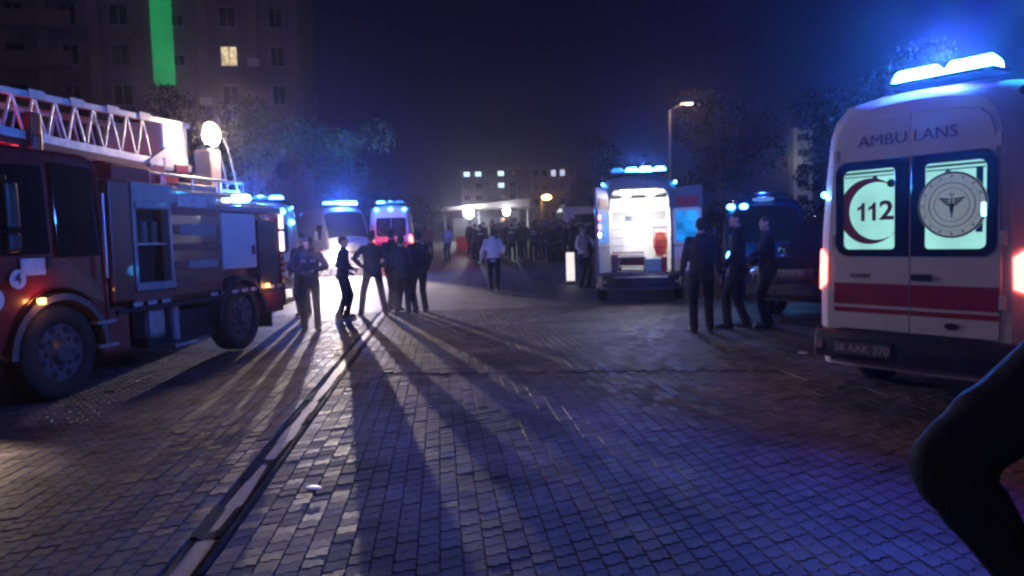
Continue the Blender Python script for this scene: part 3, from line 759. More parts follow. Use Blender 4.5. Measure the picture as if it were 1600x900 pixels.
    patch('rear_window', [(4.20, 1.50), (4.20, 2.42), (4.26, 2.48), (4.78, 2.50), (4.78, 1.50)], GLASS, .008, cab)
    dr = patch('door', [(4.85, 1.28), (4.85, 2.48), (5.85, 2.46), (6.02, 2.2), (6.08, 1.5), (6.05, 1.28)], mat('cab_red', (.3, .01, .01)), .010, cab)
    patch('door_window', [(4.90, 1.54), (4.90, 2.44), (5.80, 2.42), (5.96, 2.17), (6.03, 1.52)], GLASS, .020, dr)
    patch('door_panel', [(4.98, 1.33), (4.98, 1.50), (5.28, 1.50), (5.28, 1.33)], mat('panel_pale', (.6, .55, .58), .4), .022, dr, .010)
    MB().box((-1.225, 4.95, 1.45), (.04, .05, .12)).build('door_handle', BLACKPL, dr, .01)
    MB().cyl((-1.23, 4.15, 1.25), (-1.23, 4.15, 2.2), .018).build('grab_rail', SILV, cab)
    # round class sign with 4, a second pale disc
    for (y, z, r, t) in ((5.33, 1.30, .095, '4'), (5.62, 1.12, .12, '')):
        d = MB().cyl((-1.224, y, z), (-1.212, y, z), r, n=26).build('round_sign', mat('sign_white', (.6, .6, .62), .5), cab)
        if t: text(t, .15, mat('board_ink', (.05, .05, .07), .5), d, (-1.227, y, z), (PI / 2, 0, -PI / 2), .001, .003)
    P('side_marker', ORANGE_E, (-1.215, 5.06, 1.06), (.03, .09, .06), .01, cab)
    # mirror on arms
    mi = P('mirror', BLACKPL, (-1.46, 5.60, 2.0), (.10, .16, .46), .04, cab); P('mirror_lower', BLACKPL, (-1.46, 5.60, 1.66), (.10, .16, .20), .04, cab)
    for z in (2.26, 1.72): MB().cyl((-1.46, 5.62, z), (-1.14, 5.85, z + .02), .018).build('mirror_arm', BLACKPL, cab)
    # cab front: windscreen, grille, bumper, headlamps
    MB().add([(-1.05, 6.115, 2.28), (1.05, 6.115, 2.28), (1.08, 6.235, 1.55), (-1.08, 6.235, 1.55)], [(0, 1, 2, 3)]).build('windscreen', GLASS, cab)
    P('grille', BLACKPL, (0, 6.27, 1.15), (1.5, .05, .5), .02, cab); P('front_bumper', GREYP, (0, 6.28, .68), (2.36, .22, .42), .05)
    for sd in (-1, 1): MB().cyl((sd * .92, 6.40, .74), (sd * .92, 6.34, .74), .12, n=18).build('headlamp', emis('truck_headlamp', (1, .82, .6), 60), T)
    P('roof_hatch', GREYP, (0, 4.9, 2.64), (.8, .6, .05), .02, cab)
    P('cab_roof_bar', BLACKPL, (0, 5.75, 2.66), (1.7, .25, .06), .02, cab)
    # roof gear: rails, boxes, hose reels
    def rail(y0, y1, x, z, par=T):
        k = MB(); k.cyl((x, y0, z), (x, y1, z), .018, n=8)
        for i in range(4): y = y0 + (y1 - y0) * i / 3; k.cyl((x, y, z), (x, y, z - .18), .014, n=8)
        return k.build('roof_rail', SILV, par)
    rail(1.0, 2.9, -1.08, 2.52); rail(2.6, 3.6, -.9, 2.55); rail(.5, 2.0, -.7, 2.44)
    P('roof_box', mat('box_red', (.3, .03, .03), .5), (-.72, 3.3, 2.48), (.5, .7, .24), .03); P('roof_box', GREYP, (-.75, 2.0, 2.36), (.5, .9, .18), .03)
    k = MB(); [k.cyl((-.98 + i * .09, 1.2, 2.32), (-.98 + i * .09, 2.7, 2.36), .035, n=8) for i in range(3)]; k.build('hose_roll', mat('hose_grey', (.25, .24, .24), .7), T)
    P('deck_rear', GREYP, (0, .9, 2.20), (2.1, 1.7, .05)); P('blue_beacon', BLUE_E, (-.55, .35, 2.34), (.42, .2, .11), .04); P('blue_beacon', BLUE_S, (-.85, .75, 2.28), (.3, .14, .06), .03)
    # turntable, mast with floodlamp, red ladder cradle
    MB().cyl((0, 1.9, 2.2), (0, 1.9, 2.6), .55, .5, n=24).build('turntable', REDP, T)
    P('turntable_post', REDP, (0, 1.9, 2.6), (.62, .5, .35), .04)
    P('ladder_cradle', REDP, (0, 4.25, 2.74), (1.1, .14, .3), .03); P('cradle_post', REDP, (-.48, 4.25, 2.92), (.10, .16, .42), .02)
    ms = P('lamp_mast', mat('mast_cream', (.55, .42, .36), .55, var=.1), (-.58, 1.12, 2.62), (.28, .28, .85), .03)
    P('mast_box', mat('mast_dark', (.10, .07, .07), .6), (-.45, 1.36, 2.42), (.26, .22, .3), .02, ms)
    fl = MB().cyl((-.68, 1.14, 3.27), (-.54, 1.14, 3.25), .20, .13, n=20).build('flood_housing', BLACKPL, ms)
    MB().ball((-.67, 1.14, 3.27), (.10, .19, .18)).build('flood_lens', FLOOD_E, fl)
    MB().cyl((-.56, 1.13, 3.0), (-.56, 1.13, 3.2), .03).build('lamp_stem', STEEL, ms)
    lamp(T, (-.80, 1.14, 3.27), (1, .68, .42), 180, .08)
    k = MB()   # loose cables looping down from the lamp
    for dx in (.0, .18):
        pr = None
        for i in range(12):
            t = i / 11; q = (-.5 - .05 * t - dx * .3, .95 - .45 * t - dx, 3.3 - 1.0 * t * t + .05 * math.sin(5 * t))
            if pr: k.cyl(pr, q, .008, n=5)
            pr = q
    k.build('cable', mat('cable_grey', (.3, .3, .3), .6), ms)
    # ladder: two lattice sides, rungs, rails, end housing
    ld = bpy.data.objects.new('ladder', None); COL.objects.link(ld); ld.parent = T
    zb = lambda y: 2.76 + (y - 1.7) * .042; ztp = lambda y: 3.38 - (y - 1.7) * .018
    y0, y1 = 1.35, 8.2
    for sd in (-1, 1):
        x = sd * .42
        k = MB()
        for f_, hgt in ((zb, .10), (ztp, .075)):
            k.add([(x + a * .04, y, f_(y) + b * hgt / 2) for y in (y0, y1) for a, b in ((-1, -1), (1, -1), (1, 1), (-1, 1))], [(0, 1, 2, 3), (7, 6, 5, 4), (0, 4, 5, 1), (1, 5, 6, 2), (2, 6, 7, 3), (3, 7, 4, 0)])
        k.build('side_rail', LADM, ld, .006)
        st = .30; n = int((y1 - 2.2) / st)
        for i in range(n):
            ya = 2.2 + i * st; yb = ya + st * .5; yc = ya + st
            k = MB().cyl((x, ya, zb(ya)), (x, yb, ztp(yb)), .017, n=6).cyl((x, yb, ztp(yb)), (x, yc, zb(yc)), .017, n=6)
            k.build('lattice_brace', LADM, ld)
        for i in range(int((y1 - 2.2) / .6)):
            MB().box((x + sd * .045, 2.35 + i * .6, ztp(2.35 + i * .6) + .01), (.02, .22, .10)).build('rail_joint', mat('joint_pale', (.62, .6, .6), .5), ld, .004)
        k = MB().add([(x + sd * .047 + a * .004, y, zb(y) - .09 + b * .04) for y in (2.0, y1) for a, b in ((-1, -1), (1, -1), (1, 1), (-1, 1))], [(0, 1, 2, 3), (7, 6, 5, 4), (0, 4, 5, 1), (1, 5, 6, 2), (2, 6, 7, 3), (3, 7, 4, 0)])
        k.build('under_rail', REDP, ld)
    for i in range(20): MB().cyl((-.42, 2.3 + i * .3, zb(2.3 + i * .3) + .02), (.42, 2.3 + i * .3, zb(2.3 + i * .3) + .02), .018, n=6).build('rung', LADM, ld)
    k = MB(); 
    for i in range(9): k.box((0, 2.4 + i * .65, zb(2.4 + i * .65) - .13), (.86, .10, .05))
    k.build('under_frame', REDP, ld, .006)
    eh = B('end_housing', WHITE, ld, (0, 1.72, 3.02), (.94, .62, .70), .05)
    for sd in (-1, 1): MB().box((sd * .46, 2.1, 2.86), (.06, .5, .10), (-.5, 0, 0)).build('housing_strut', WHITE, ld, .01)
    B('winch_box', REDP, ld, (-.44, 1.62, 2.72), (.10, .3, .12), .01)
    # red marker glow under the ladder, from the red beacon bar on the cab roof
    for y in (5.0, 4.6): P('red_beacon', emis('red_beacon', (1, .05, .06), 7), (-.25, y, 2.69), (.3, .2, .08), .02)
    lamp(T, (-.1, 4.7, 2.80), (1, .05, .08), 7, .06); lamp(T, (-.25, 2.9, 2.62), (1, .06, .06), 6, .06)
    lamp(T, (-1.0, 6.62, .78), (1, .74, .50), 420, .06, 'SPOT', aim=(-.85, .50, -1.0), size=76, blend=.8)
    lamp(T, (-1.32, 5.06, 1.06), (1, .35, .1), 2.2, .03); lamp(T, (-1.3, .62, .92), (1, .4, .1), 3, .03)
    lamp(T, (-.6, .2, 2.55), BLUE, 250, .08)
    return T
truck = fire_truck()

# ================================================================== SUV and minibus at right
def suv():
    T = thing('parked_car', 'black off road car parked nose out between the ambulances', 'car', (4.75 + .75 * 4.5, 12.6 + .66 * 4.5, 0), heading(-.75, -.66))
    st = [(0, .80, .95), (.1, .9, 1.10), (.3, .93, 1.72), (.6, .94, 1.86), (2.2, .94, 1.88), (2.7, .94, 1.80), (3.35, .94, 1.18), (3.6, .94, 1.12), (4.3, .90, 1.02), (4.5, .78, .85)]
    V = Van(1., st)
    V.HALF = [(.95, .40), (1., .6), (1.0, 1.0), (.985, 1.5), (.93, 1.95), (.88, 2.35), (.82, 2.53), (.70, 2.64), (.35, 2.69), (0, 2.70)]
    m = MB(); m.loft([[(x, y, z) for x, z in V.sec(y)] for y, *_ in st], closed=False, caps=False)
    for k in (0, -1): m.add([(x, st[k][0], z) for x, z in V.sec(st[k][0])], [list(range(19))])
    m.build('body', BLACKP, T)
    B('underbody', DARKIN, T, (0, 2.2, .42), (1.5, 4.0, .2))
    for y in (.9, 3.55):
        for sd in (-1, 1):
            xo = sd * (V.W(y, .6) + .004); MB().add([(xo, y + .47 * math.cos(PI * i / 14), .40 + .47 * math.sin(PI * i / 14)) for i in range(15)], [list(range(15))]).build('wheel_arch', DARKIN, T)
            wheel(T, (sd * (V.W(y, .6) - .09), y, .37), .37, .24, sd)
    wm_ = MB(); rings = []
    for t in np.linspace(.05, .95, 8):
        y = 2.7 + .65 * t; w_, h_ = V.sta(y); k = (h_ - .32) / 2.38
        rings.append([(x * w_, y + .012, .32 + (np.interp(abs(x), [0, .35, .70, .83], [2.70, 2.69, 2.64, 2.53]) - .32) * k + .012) for x in np.linspace(-.8, .8, 9)])
    wm_.loft(rings, closed=False, caps=False).build('windscreen', GLASS, T)
    for sd in (-1, 1):
        V.strip(sd, 1.22, 1.66, .7, 1.6, .005).build('side_window', GLASS, T); V.strip(sd, 1.22, 1.66, 1.7, 2.6, .005).build('side_window', GLASS, T)
        MB().ball((sd * .66, 4.38, .82), (.2, .12, .10), R=Euler((0, 0, -sd * .3)).to_matrix()).build('headlamp', mat('lamp_glass', (.3, .3, .33), .15), T)
        MB().ball((sd * 1.05, 2.75, 1.18), (.13, .08, .10)).build('mirror', BLACKP, T)
        MB().cyl((sd * .72, 4.5, .55), (sd * .72, 4.42, .55), .05).build('fog_lamp', CHROME, T)
    B('grille', mat('grille_chrome', (.2, .2, .22), .3, metal=1), T, (0, 4.47, .80), (.8, .06, .18), .02)
    B('front_bumper', BLACKPL, T, (0, 4.46, .52), (1.7, .2, .24), .05)
    return T
suv()
van('dark blue police minibus behind the three men, blue beacons reflected in its glass', 'minibus', (7.45, 22.2, gz(20)), heading(-.3, -.95), 'x', paint=NAVYP, rear_text=False, plate=None, lit_panes=GLASS,
    stripes=False, bar=(BLACKPL,), bar_y=3.2, bar_power=90, hs=.86, head=(BLUE_S, BLUE_S), tail=mat('tail_off', (.2, .01, .01), .3), name='minibus', side_win=GLASS)  # blue light above the unlit bar is added to brighten the windscreen
mb = [o for o in COL.objects if o.name == 'minibus'][0]; del mb['group']
for bx in (.45, .75): MB().ball((bx, 4.46, 2.14), (.10, .06, .07)).build('windscreen_beacon', BLUE_S, mb)
MB().ball((.0, 4.35, 2.30), (.26, .16, .06)).build('roof_badge', emis('roof_badge', (.15, .35, .9), .5), mb)

# ================================================================== PEOPLE
def ik(a, c, l1, l2, pole):
    a = Vector(a); c = Vector(c); d = c - a; L = d.length
    if L > (l1 + l2) * .999: c = a + d * ((l1 + l2) * .999 / L); d = c - a; L = d.length
    u = d / L; x = (l1 * l1 - l2 * l2 + L * L) / (2 * L); h = math.sqrt(max(0, l1 * l1 - x * x))
    p = Vector(pole); p = p - u * p.dot(u); p = p.normalized() if p.length > 1e-5 else u.orthogonal().normalized()
    return a + u * x + p * h, c
BAKE = []
def remesh_part(mb, name, m, parent, vox, smooth=4):
    o = mb.build(name, m, parent, fixn=False)
    r = o.modifiers.new('r', 'REMESH'); r.mode = 'VOXEL'; r.voxel_size = vox; r.use_smooth_shade = True
    s = o.modifiers.new('s', 'SMOOTH'); s.iterations = smooth; s.factor = .5
    BAKE.append(o); return o
SKIN = mat('skin', (.36, .22, .16), .55, var=.1); HAIRM = mat('hair_dark', (.018, .014, .012), .6, var=.3, bump=.5, bscale=120); SHOE = mat('shoe_black', (.015, .015, .016), .4)
HAIRG = mat('hair_grey', (.25, .24, .24), .6, bump=.5, bscale=120)
def person(label, loc, rz, H, top, trousers, fl=(-.10, 0), fr=(.10, 0), wl=None, wr=None, pl=None, pr=None, lean=0., turn=0., drop=.0, hair=True, vox=.011, coat=0., shoe=None, group=None, cap=None, shift=(0, 0), lenk=1., skin=None, fat=1.1, afl=0., afr=0., side=0.):
    """local frame: facing +Y, right is +X; wl/wr wrist targets, pl/pr elbow poles, all for a 1.75 m figure"""
    T = thing('person', label, 'person', loc, rz, group); k = H / 1.75; T.scale = (k, k, k)
    skin = skin or SKIN
    pz = .93 - drop; pel = Vector((shift[0], shift[1], pz)); Rl = Euler((-lean, side, 0)).to_matrix()
    U = lambda x, y, z: pel + Rl @ Vector((x * fat, y, z - .93))      # upper-body point given standing coords
    sw = .178 * (1 + .35 * (fat - 1)) / fat; shl, shr = U(-sw, 0, 1.42), U(sw, 0, 1.42)
    wl = U(*(wl or (-.25, .06, .86))) ; wr = U(*(wr or (.25, .06, .86)))
    el, wl = ik(shl, wl, .29, .26, Rl @ Vector(pl or (-.3, -1, 0))); er, wr = ik(shr, wr, .29, .26, Rl @ Vector(pr or (.3, -1, 0)))
    hl, hr = pel + Vector((-.09 * fat, 0, -.03)), pel + Vector((.09 * fat, 0, -.03))
    al, ar = Vector((fl[0], fl[1], .085 + afl)), Vector((fr[0], fr[1], .085 + afr))
    kl, al = ik(hl, al, .43, .42, (fl[0] * .6, 1, 0)); kr, ar = ik(hr, ar, .43, .42, (fr[0] * .6, 1, 0))
    ht = Euler((0, 0, turn)).to_matrix(); hc = U(0, .015, 1.635)
    Rh = Rl @ ht
    hp = lambda x, y, z: hc + Rh @ Vector((x, y, z))
    # ---- body: head, neck, torso, limbs, hands with fingers, one continuous surface
    b = MB()
    b.ball(hp(0, -.012, .025), (.075, .094, .093), R=Rh); b.ball(hp(0, .02, -.045), (.056, .070, .070), R=Rh)
    b.ball(hp(0, .088, -.018), (.014, .022, .026), R=Rh); b.tcap(hp(0, .082, .02), hp(0, .096, -.018), .010, .013)
    b.ball(hp(0, .075, .030), (.055, .016, .011), R=Rh); b.ball(hp(0, .076, -.062), (.026, .014, .012), R=Rh); b.ball(hp(0, .070, -.098), (.028, .022, .02), R=Rh)
    for s in (-1, 1): b.ball(hp(s * .079, -.005, -.008), (.011, .022, .032), R=Rh)
    b.tcap(U(0, -.005, 1.43), hp(0, -.015, -.06), .058, .052)
    def tor(rows, ex=0.):
        rg = []
        for z, rx, ry, yo in rows: rg.append([U((rx + ex) * math.cos(t), yo + (ry + ex) * math.sin(t), z) for t in [2 * PI * i / 20 for i in range(20)]])
        return rg
    b.loft(tor([(.86, .13, .10, 0), (1.0, .14, .095, 0), (1.25, .15, .10, 0), (1.40, .14, .08, 0), (1.46, .06, .06, 0)]))
    for sh, e, wq in ((shl, el, wl), (shr, er, wr)):
        b.tcap(sh, e, .05, .04); b.tcap(e, wq, .04, .028)
        d = (wq - e).normalized(); sgn = -1 if sh is shl else 1
        side_ = d.cross(Vector((0, 1, 0)) if abs(d.y) < .8 else Vector((0, 0, 1))).normalized()
        fwd_ = side_.cross(d).normalized()
        b.tcap(wq + d * .02, wq + d * .085, .026, .024); b.tcap(wq + d * .03 + fwd_ * .02, wq + d * .085 + fwd_ * .026, .022, .018); b.tcap(wq + d * .03 - fwd_ * .02, wq + d * .08 - fwd_ * .026, .022, .018)
        curl = side_ * (-.02 * sgn)
        for i, (o_, ln) in enumerate(((-.034, .058), (-.012, .078), (.012, .082), (.034, .07))):
            p0 = wq + d * .095 + fwd_ * o_; p1 = p0 + d * (ln * .55) + curl * .4 + fwd_ * o_ * .15; p2 = p1 + d * (ln * .40) + curl * 1.1
            b.tcap(p0 - d * .02, p1, .0095, .009, 8); b.tcap(p1, p2, .009, .0078, 8)
        tb = wq + d * .035 + fwd_ * .035; b.tcap(tb, tb + d * .04 + fwd_ * .025, .013, .011, 8); b.tcap(tb + d * .04 + fwd_ * .025, tb + d * .07 + fwd_ * .030, .011, .009, 8)
    for h_, kn, an in ((hl, kl, al), (hr, kr, ar)):
        b.tcap(h_, kn, .075, .048); b.tcap(kn, an, .048, .036); b.tcap(an, an + Vector((0, .08, -.045)), .035, .03)
    remesh_part(b, 'body', skin, T, vox, 3)
    # ---- jacket / shirt
    j = MB(); hem = .86 - coat
    rows = [(hem, .178 + coat * .06, .128 + coat * .05, 0), (.93, .176, .125, 0), (1.08, .162, .115, 0), (1.25, .178, .122, .0), (1.36, .182, .112, 0), (1.43, .135, .088, -.005), (1.475, .072, .068, -.005), (1.50, .066, .066, -.005)]
    j.loft(tor(rows))
    for sh, e, wq in ((shl, el, wl), (shr, er, wr)):
        d = (wq - e).normalized(); j.tcap(U(0, -.01, 1.425), sh + (pel - sh) * .03, .062, .062); j.tcap(U(0, 0, 1.30), sh + (pel - sh) * .08, .09, .062)
        for q in range(5): j.ball(e + (wq - e) * (.02 + q * .11) + Vector((.004 * math.sin(q * 5), .006, 0)), .058 if q % 2 else .0525)
        j.ball(sh + (pel - sh) * .03, .068); j.tcap(sh, e, .066, .056); j.tcap(e, wq - d * .005, .057, .044)
        for q in (.35, .6, .85): j.ball(e + (sh - e) * q * .4, .063 + .004 * math.sin(q * 17))
    tj = remesh_part(j, 'jacket', top, T, vox * 1.35, 4)
    # ---- trousers
    t_ = MB(); t_.loft(tor([(.80, .12, .10, 0), (.86, .160, .115, 0), (.98, .158, .112, 0), (1.02, .155, .11, 0)]))
    for h_, kn, an in ((hl, kl, al), (hr, kr, ar)):
        t_.tcap(h_ + Vector((0, -.01, 0)), kn, .103, .076); t_.tcap(kn, an + Vector((0, 0, -.03)), .076, .066)
        t_.ball(h_ + Vector((0, -.05, -.02)), .085); t_.ball(kn + (an - kn) * .3 + Vector((0, -.015, 0)), .064)
        t_.ball(an + Vector((0, 0, .03)), .070); t_.ball(kn + Vector((0, -.01, .02)), .078)
    remesh_part(t_, 'trousers', trousers, T, vox * 1.35, 4)
    if vox < .018:
        MB().loft(tor([(1.455, .082, .078, -.005), (1.50, .074, .073, -.002), (1.525, .066, .066, 0)]), caps=False).build('collar', top, T)
        if not coat: MB().loft(tor([(.905, .182, .131, 0), (.95, .182, .130, 0)]), caps=False).build('belt', BLACKPL, T)
        MB().loft(tor([(hem - .005, .182 + coat * .06, .132 + coat * .05, 0), (hem + .022, .181 + coat * .06, .131 + coat * .05, 0)]), caps=False).build('jacket_hem', top, T)
    # ---- shoes
    for s, an, kn in ((-1, al, kl), (1, ar, kr)):
        f_ = MB(); yaw = s * -.18; R = Euler((0, 0, yaw)).to_matrix(); rings = []
        for y, hw, hh in ((-.085, .018, .03), (-.075, .034, .06), (-.03, .040, .075), (.04, .042, .07), (.10, .048, .05), (.16, .042, .038), (.195, .02, .026)):
            pts = [Vector((hw * math.cos(t), y, max(0.004, .03 + hh * math.sin(t) if math.sin(t) > 0 else .03 + .03 * math.sin(t)))) for t in [2 * PI * i / 12 for i in range(12)]]
            rings.append([Vector((an.x, an.y, an.z - .085)) + R @ q for q in pts])
        f_.loft(rings); f_.build('shoe', shoe or SHOE, T)
    # ---- hair, eyes, brows
    if hair:
        h_ = MB(); h_.ball(hp(0, -.022, .040), (.083, .098, .088), R=Rh, nu=20, nv=14); h_.ball(hp(0, -.05, -.005), (.074, .06, .075), R=Rh)
        o_ = remesh_part(h_, 'hair', hair if not isinstance(hair, bool) else HAIRM, T, .014, 2)
    if cap:
        c_ = MB(); c_.ball(hp(0, -.012, .055), (.090, .105, .070), R=Rh); c_.ball(hp(0, .09, .045), (.07, .06, .010), R=Rh)
        remesh_part(c_, 'cap', cap, T, .011, 2)
    for s in (-1, 1):
        MB().ball(hp(s * .03, .078, .012), (.012, .008, .007), nu=10, nv=6, R=Rh).build('eye', mat('eye_white', (.4, .38, .36), .2), T)
        MB().ball(hp(s * .03, .077, .034), (.018, .008, .005), nu=8, nv=5, R=Rh).build('eyebrow', HAIRM, T)
    MB().ball(hp(0, .087, -.062), (.022, .006, .004), nu=10, nv=5, R=Rh).build('mouth', mat('lip', (.25, .09, .08), .5), T)
    T['_'] = 0; del T['_']
    return T, U, hp, Rl

def camo(name, a, b_, c_):
    m = mat(name, a, .85, var=.2, scale=9, bump=.25, bscale=25, c2=b_)
    return m
CL = lambda n, c, **kw: mat(n, c, .85, var=.25, scale=5, bump=.35, bscale=14, **kw)
BLK = CL('cloth_black', (.014, .014, .017)); NVY = CL('cloth_navy', (.012, .014, .030)); DGR = CL('cloth_charcoal', (.022, .021, .025)); JEAN = CL('cloth_denim', (.03, .04, .08))
WSH = CL('cloth_white', (.62, .62, .64)); LBL = CL('cloth_pale_blue', (.62, .63, .72)); PNK = CL('cloth_pink', (.55, .16, .22)); CAM = camo('cloth_camo', (.02, .018, .016), (.085, .065, .06), None); CAM2 = camo('cloth_camo_dark', (.012, .012, .014), (.04, .034, .036), None)
MAR = CL('cloth_maroon', (.05, .018, .025)); STR = CL('cloth_striped', (.3, .3, .32)); BRN = CL('cloth_brown', (.07, .05, .04))
GA_ = 'men standing in front of the headlamps'
toward = lambda d=0.: PI + math.radians(d)      # facing the camera
# soldier beside the truck and the man behind him
PA, UA, HA, _ = person('man in patterned fatigues standing beside the rear of the fire truck', (-3.63, 13.3, 0), toward(12), 1.70, CAM, CAM2, wl=(-.10, .24, 1.12), wr=(.12, .22, 1.10), pl=(-1, -.3, -.2), pr=(1, -.3, -.2), fl=(-.12, .03), fr=(.12, -.02), turn=.2, cap=CAM2)
for s in (-1, 1):
    MB().ball(UA(s * .215, .03, 1.30), (.03, .035, .045)).build('shoulder_patch', mat('patch_pale', (.4, .3, .28), .7), PA)
    MB().box(UA(s * .075, .118, 1.30), (.09, .02, .05)).build('chest_patch', mat('patch_pale', (.4, .3, .28), .7), PA, .005)
person('dim man half hidden behind the man in patterned fatigues', (-4.55, 16.2, 0), toward(-5), 1.76, MAR, BLK, wl=(-.12, .22, 1.1), pl=(-1, -.3, -.2))
person('slim man in profile right in front of the glaring headlamp', (-3.50, 15.4, 0), heading(1, -.12), 1.70, NVY, BLK, fl=(-.08, .02), fr=(.08, -.10), wl=(-.10, .20, 1.05), wr=(.12, .16, 1.0), pl=(-.6, -1, 0), pr=(.6, -1, 0), lean=.04)
person('man with hands on hips and feet apart, first of the four in the shadow group', (-2.98, 15.9, 0), toward(200), 1.78, DGR, BLK, fl=(-.26, .05), fr=(.24, -.05), wl=(-.19, .02, 1.02), wr=(.19, .02, 1.02), pl=(-1, -.25, 0), pr=(1, -.25, 0), turn=.2, group=None)
person('tall dark man standing second from the left in the shadow group', (-2.66, 16.6, 0), toward(160), 1.84, BLK, BLK, fl=(-.10, .02), fr=(.11, 0), wl=(-.06, .22, 1.14), wr=(.10, .22, 1.12), pl=(-1, -.3, 0), pr=(1, -.3, 0))
person('stocky man in a dark jacket, third in the shadow group, facing away', (-2.33, 15.75, 0), 0.25, 1.68, NVY, BLK, fl=(-.13, 0), fr=(.13, .05), coat=.04, wl=(-.16, .18, .98), wr=(.16, .18, .98), fat=1.08)
person('man at the right end of the shadow group standing close to the stocky one', (-2.02, 16.1, 0), .5, 1.76, BLK, BLK, fl=(-.10, -.03), fr=(.16, .05), wl=(-.2, .12, .95), wr=(.22, .1, .92))
person('man in a pale blue shirt walking away down the middle of the road', (-.50, 20.9, .04), math.radians(-4), 1.80, LBL, NVY, fl=(-.10, .10), fr=(.09, -.14), afr=.03, wl=(-.30, .02, .90), wr=(.20, .24, 1.1), pl=(-.6, -1, 0), shoe=mat('shoe_pale', (.4, .4, .4), .5), vox=.013)
person('man in a pale shirt and black trousers by the open ambulance door', (2.10, 21.6, gz(21.6)), heading(.6, -.6), 1.82, LBL, BLK, fl=(-.12, .05), fr=(.12, 0), wl=(-.15, .25, 1.15), wr=(.2, .2, 1.0), pl=(-1, -.3, 0), vox=.013)
person('broad man in a camouflage jacket seen from behind by the open ambulance', (2.97, 11.6, 0), math.radians(-8), 1.78, CAM2, BLK, fl=(-.12, 0), fr=(.12, .03), coat=.05, fat=1.10, wl=(-.27, .08, .88), wr=(.27, .08, .86))
person('tall man in a black suit turned to his companion, middle of three at right', (3.66, 12.0, 0), heading(-.75, .4), 1.88, BLK, BLK, fl=(-.16, .12), fr=(.12, -.10), coat=.06, wl=(-.2, .15, .95), wr=(.22, .12, .9), turn=.3)
person('man in dark clothes nearest the black car, looking left', (4.10, 11.9, 0), heading(-.9, .1), 1.80, DGR, BLK, fl=(-.13, .04), fr=(.13, -.05), wl=(-.08, .24, 1.14), wr=(.16, .2, 1.0), pl=(-1, -.3, 0))
# onlooker at the right edge, arm akimbo close to the lens
P1, U1, HP1, RL1 = person('onlooker in dark clothes at the right edge with an elbow bent out', (1.057, 1.15, 0), 0, 1.68, mat('cloth_dark_jacket', (.022, .020, .026), .8, var=.35, scale=9, bump=1., bscale=9), BLK, wl=(-.248, .0, 1.02), pl=(-1, .0, .0), wr=(.24, .1, .9), vox=.009, fat=1.)
# far figures
far = [('person in a pink top standing far back beside a striped one', (-4.05, 37., .6), PNK, DGR, toward(20), HAIRG), ('person in a striped top far back beside the pink one', (-3.05, 36., .55), STR, NVY, toward(-30), True),
       ('police officer with a pale bar on the back, left of the walker', (-1.35, 33., .46), NVY, BLK, .2, True), ('police officer with a pale bar on the back, right of the walker', (.05, 34.2, .5), NVY, BLK, -.1, True),
       ('broad police officer with two pale bars on the back, beyond the walker', (1.02, 33.4, .48), NVY, BLK, .15, True)]
for i, (lb, p, a, b_, rz, hr) in enumerate(far):
    q = person(lb, p, rz, 1.74, a, b_, fl=(-.12, .03), fr=(.12, -.03), vox=.02, hair=hr, wl=(-.16, .2, 1.05), wr=(.2, .15, .95), fat=1.15 if i == 4 else 1.)
    if 'police' in lb:
        vb = mat('reflective_bar', (.5, .5, .55), .5)
        for z in ((1.33,) if i != 4 else (1.36, 1.24)):
            MB().box((0, -.128, z), (.24, .012, .05)).build('reflective_bar', vb, q[0], .004)
crowd = [(-1.0, 41., BLK), (-.2, 43, DGR), (1.8, 37.5, BLK), (2.3, 39., DGR), (2.75, 41., BRN), (3.2, 38.5, BLK), (1.45, 42., NVY), (3.75, 40.5, BLK), (4.2, 38.2, DGR), (.6, 39.5, BLK), (-1.75, 36.5, BLK), (-.75, 36.0, DGR), (1.75, 33.2, BLK), (2.2, 35.2, NVY), (2.6, 36.6, BLK), (3.1, 35.6, DGR), (3.5, 37.4, BLK), (-2.2, 40.5, DGR), (4.6, 41.0, BLK), (.45, 36.4, BLK), (1.5, 35.6, BLK), (1.95, 34.0, BLK), (2.45, 33.6, DGR), (2.75, 34.6, BLK), (3.3, 33.8, NVY), (3.6, 35.0, BLK), (.6, 34.8, BLK), (-.35, 37.6, BLK), (1.25, 38.6, DGR), (4.0, 36.2, BLK), (-1.4, 38.8, BLK), (2.15, 36.9, BRN)]
crowd.sort(key=lambda c: c[0] / c[1]); ORD = 'first second third fourth fifth sixth seventh eighth ninth tenth eleventh twelfth thirteenth fourteenth fifteenth sixteenth seventeenth eighteenth nineteenth twentieth twenty-first twenty-second twenty-third twenty-fourth twenty-fifth twenty-sixth twenty-seventh twenty-eighth twenty-ninth thirtieth thirty-first thirty-second'.split()
for i, (x, y, a) in enumerate(crowd):
    person('dark onlooker in the far crowd, %s of thirty-two counted from the left' % ORD[i], (x, y, gz(y)), rng.uniform(0, 6.28), rng.uniform(1.66, 1.84), a, BLK, fl=(-.11, .02), fr=(.11, -.03), vox=.024, group='onlookers in the far crowd', wl=(-.18, rng.uniform(0, .25), rng.uniform(.9, 1.2)))
bpy.context.view_layer.update(); dg = bpy.context.evaluated_depsgraph_get()
for o in BAKE:
    me = bpy.data.meshes.new_from_object(o.evaluated_get(dg)); o.modifiers.clear(); old = o.data; o.data = me; me.name = o.name

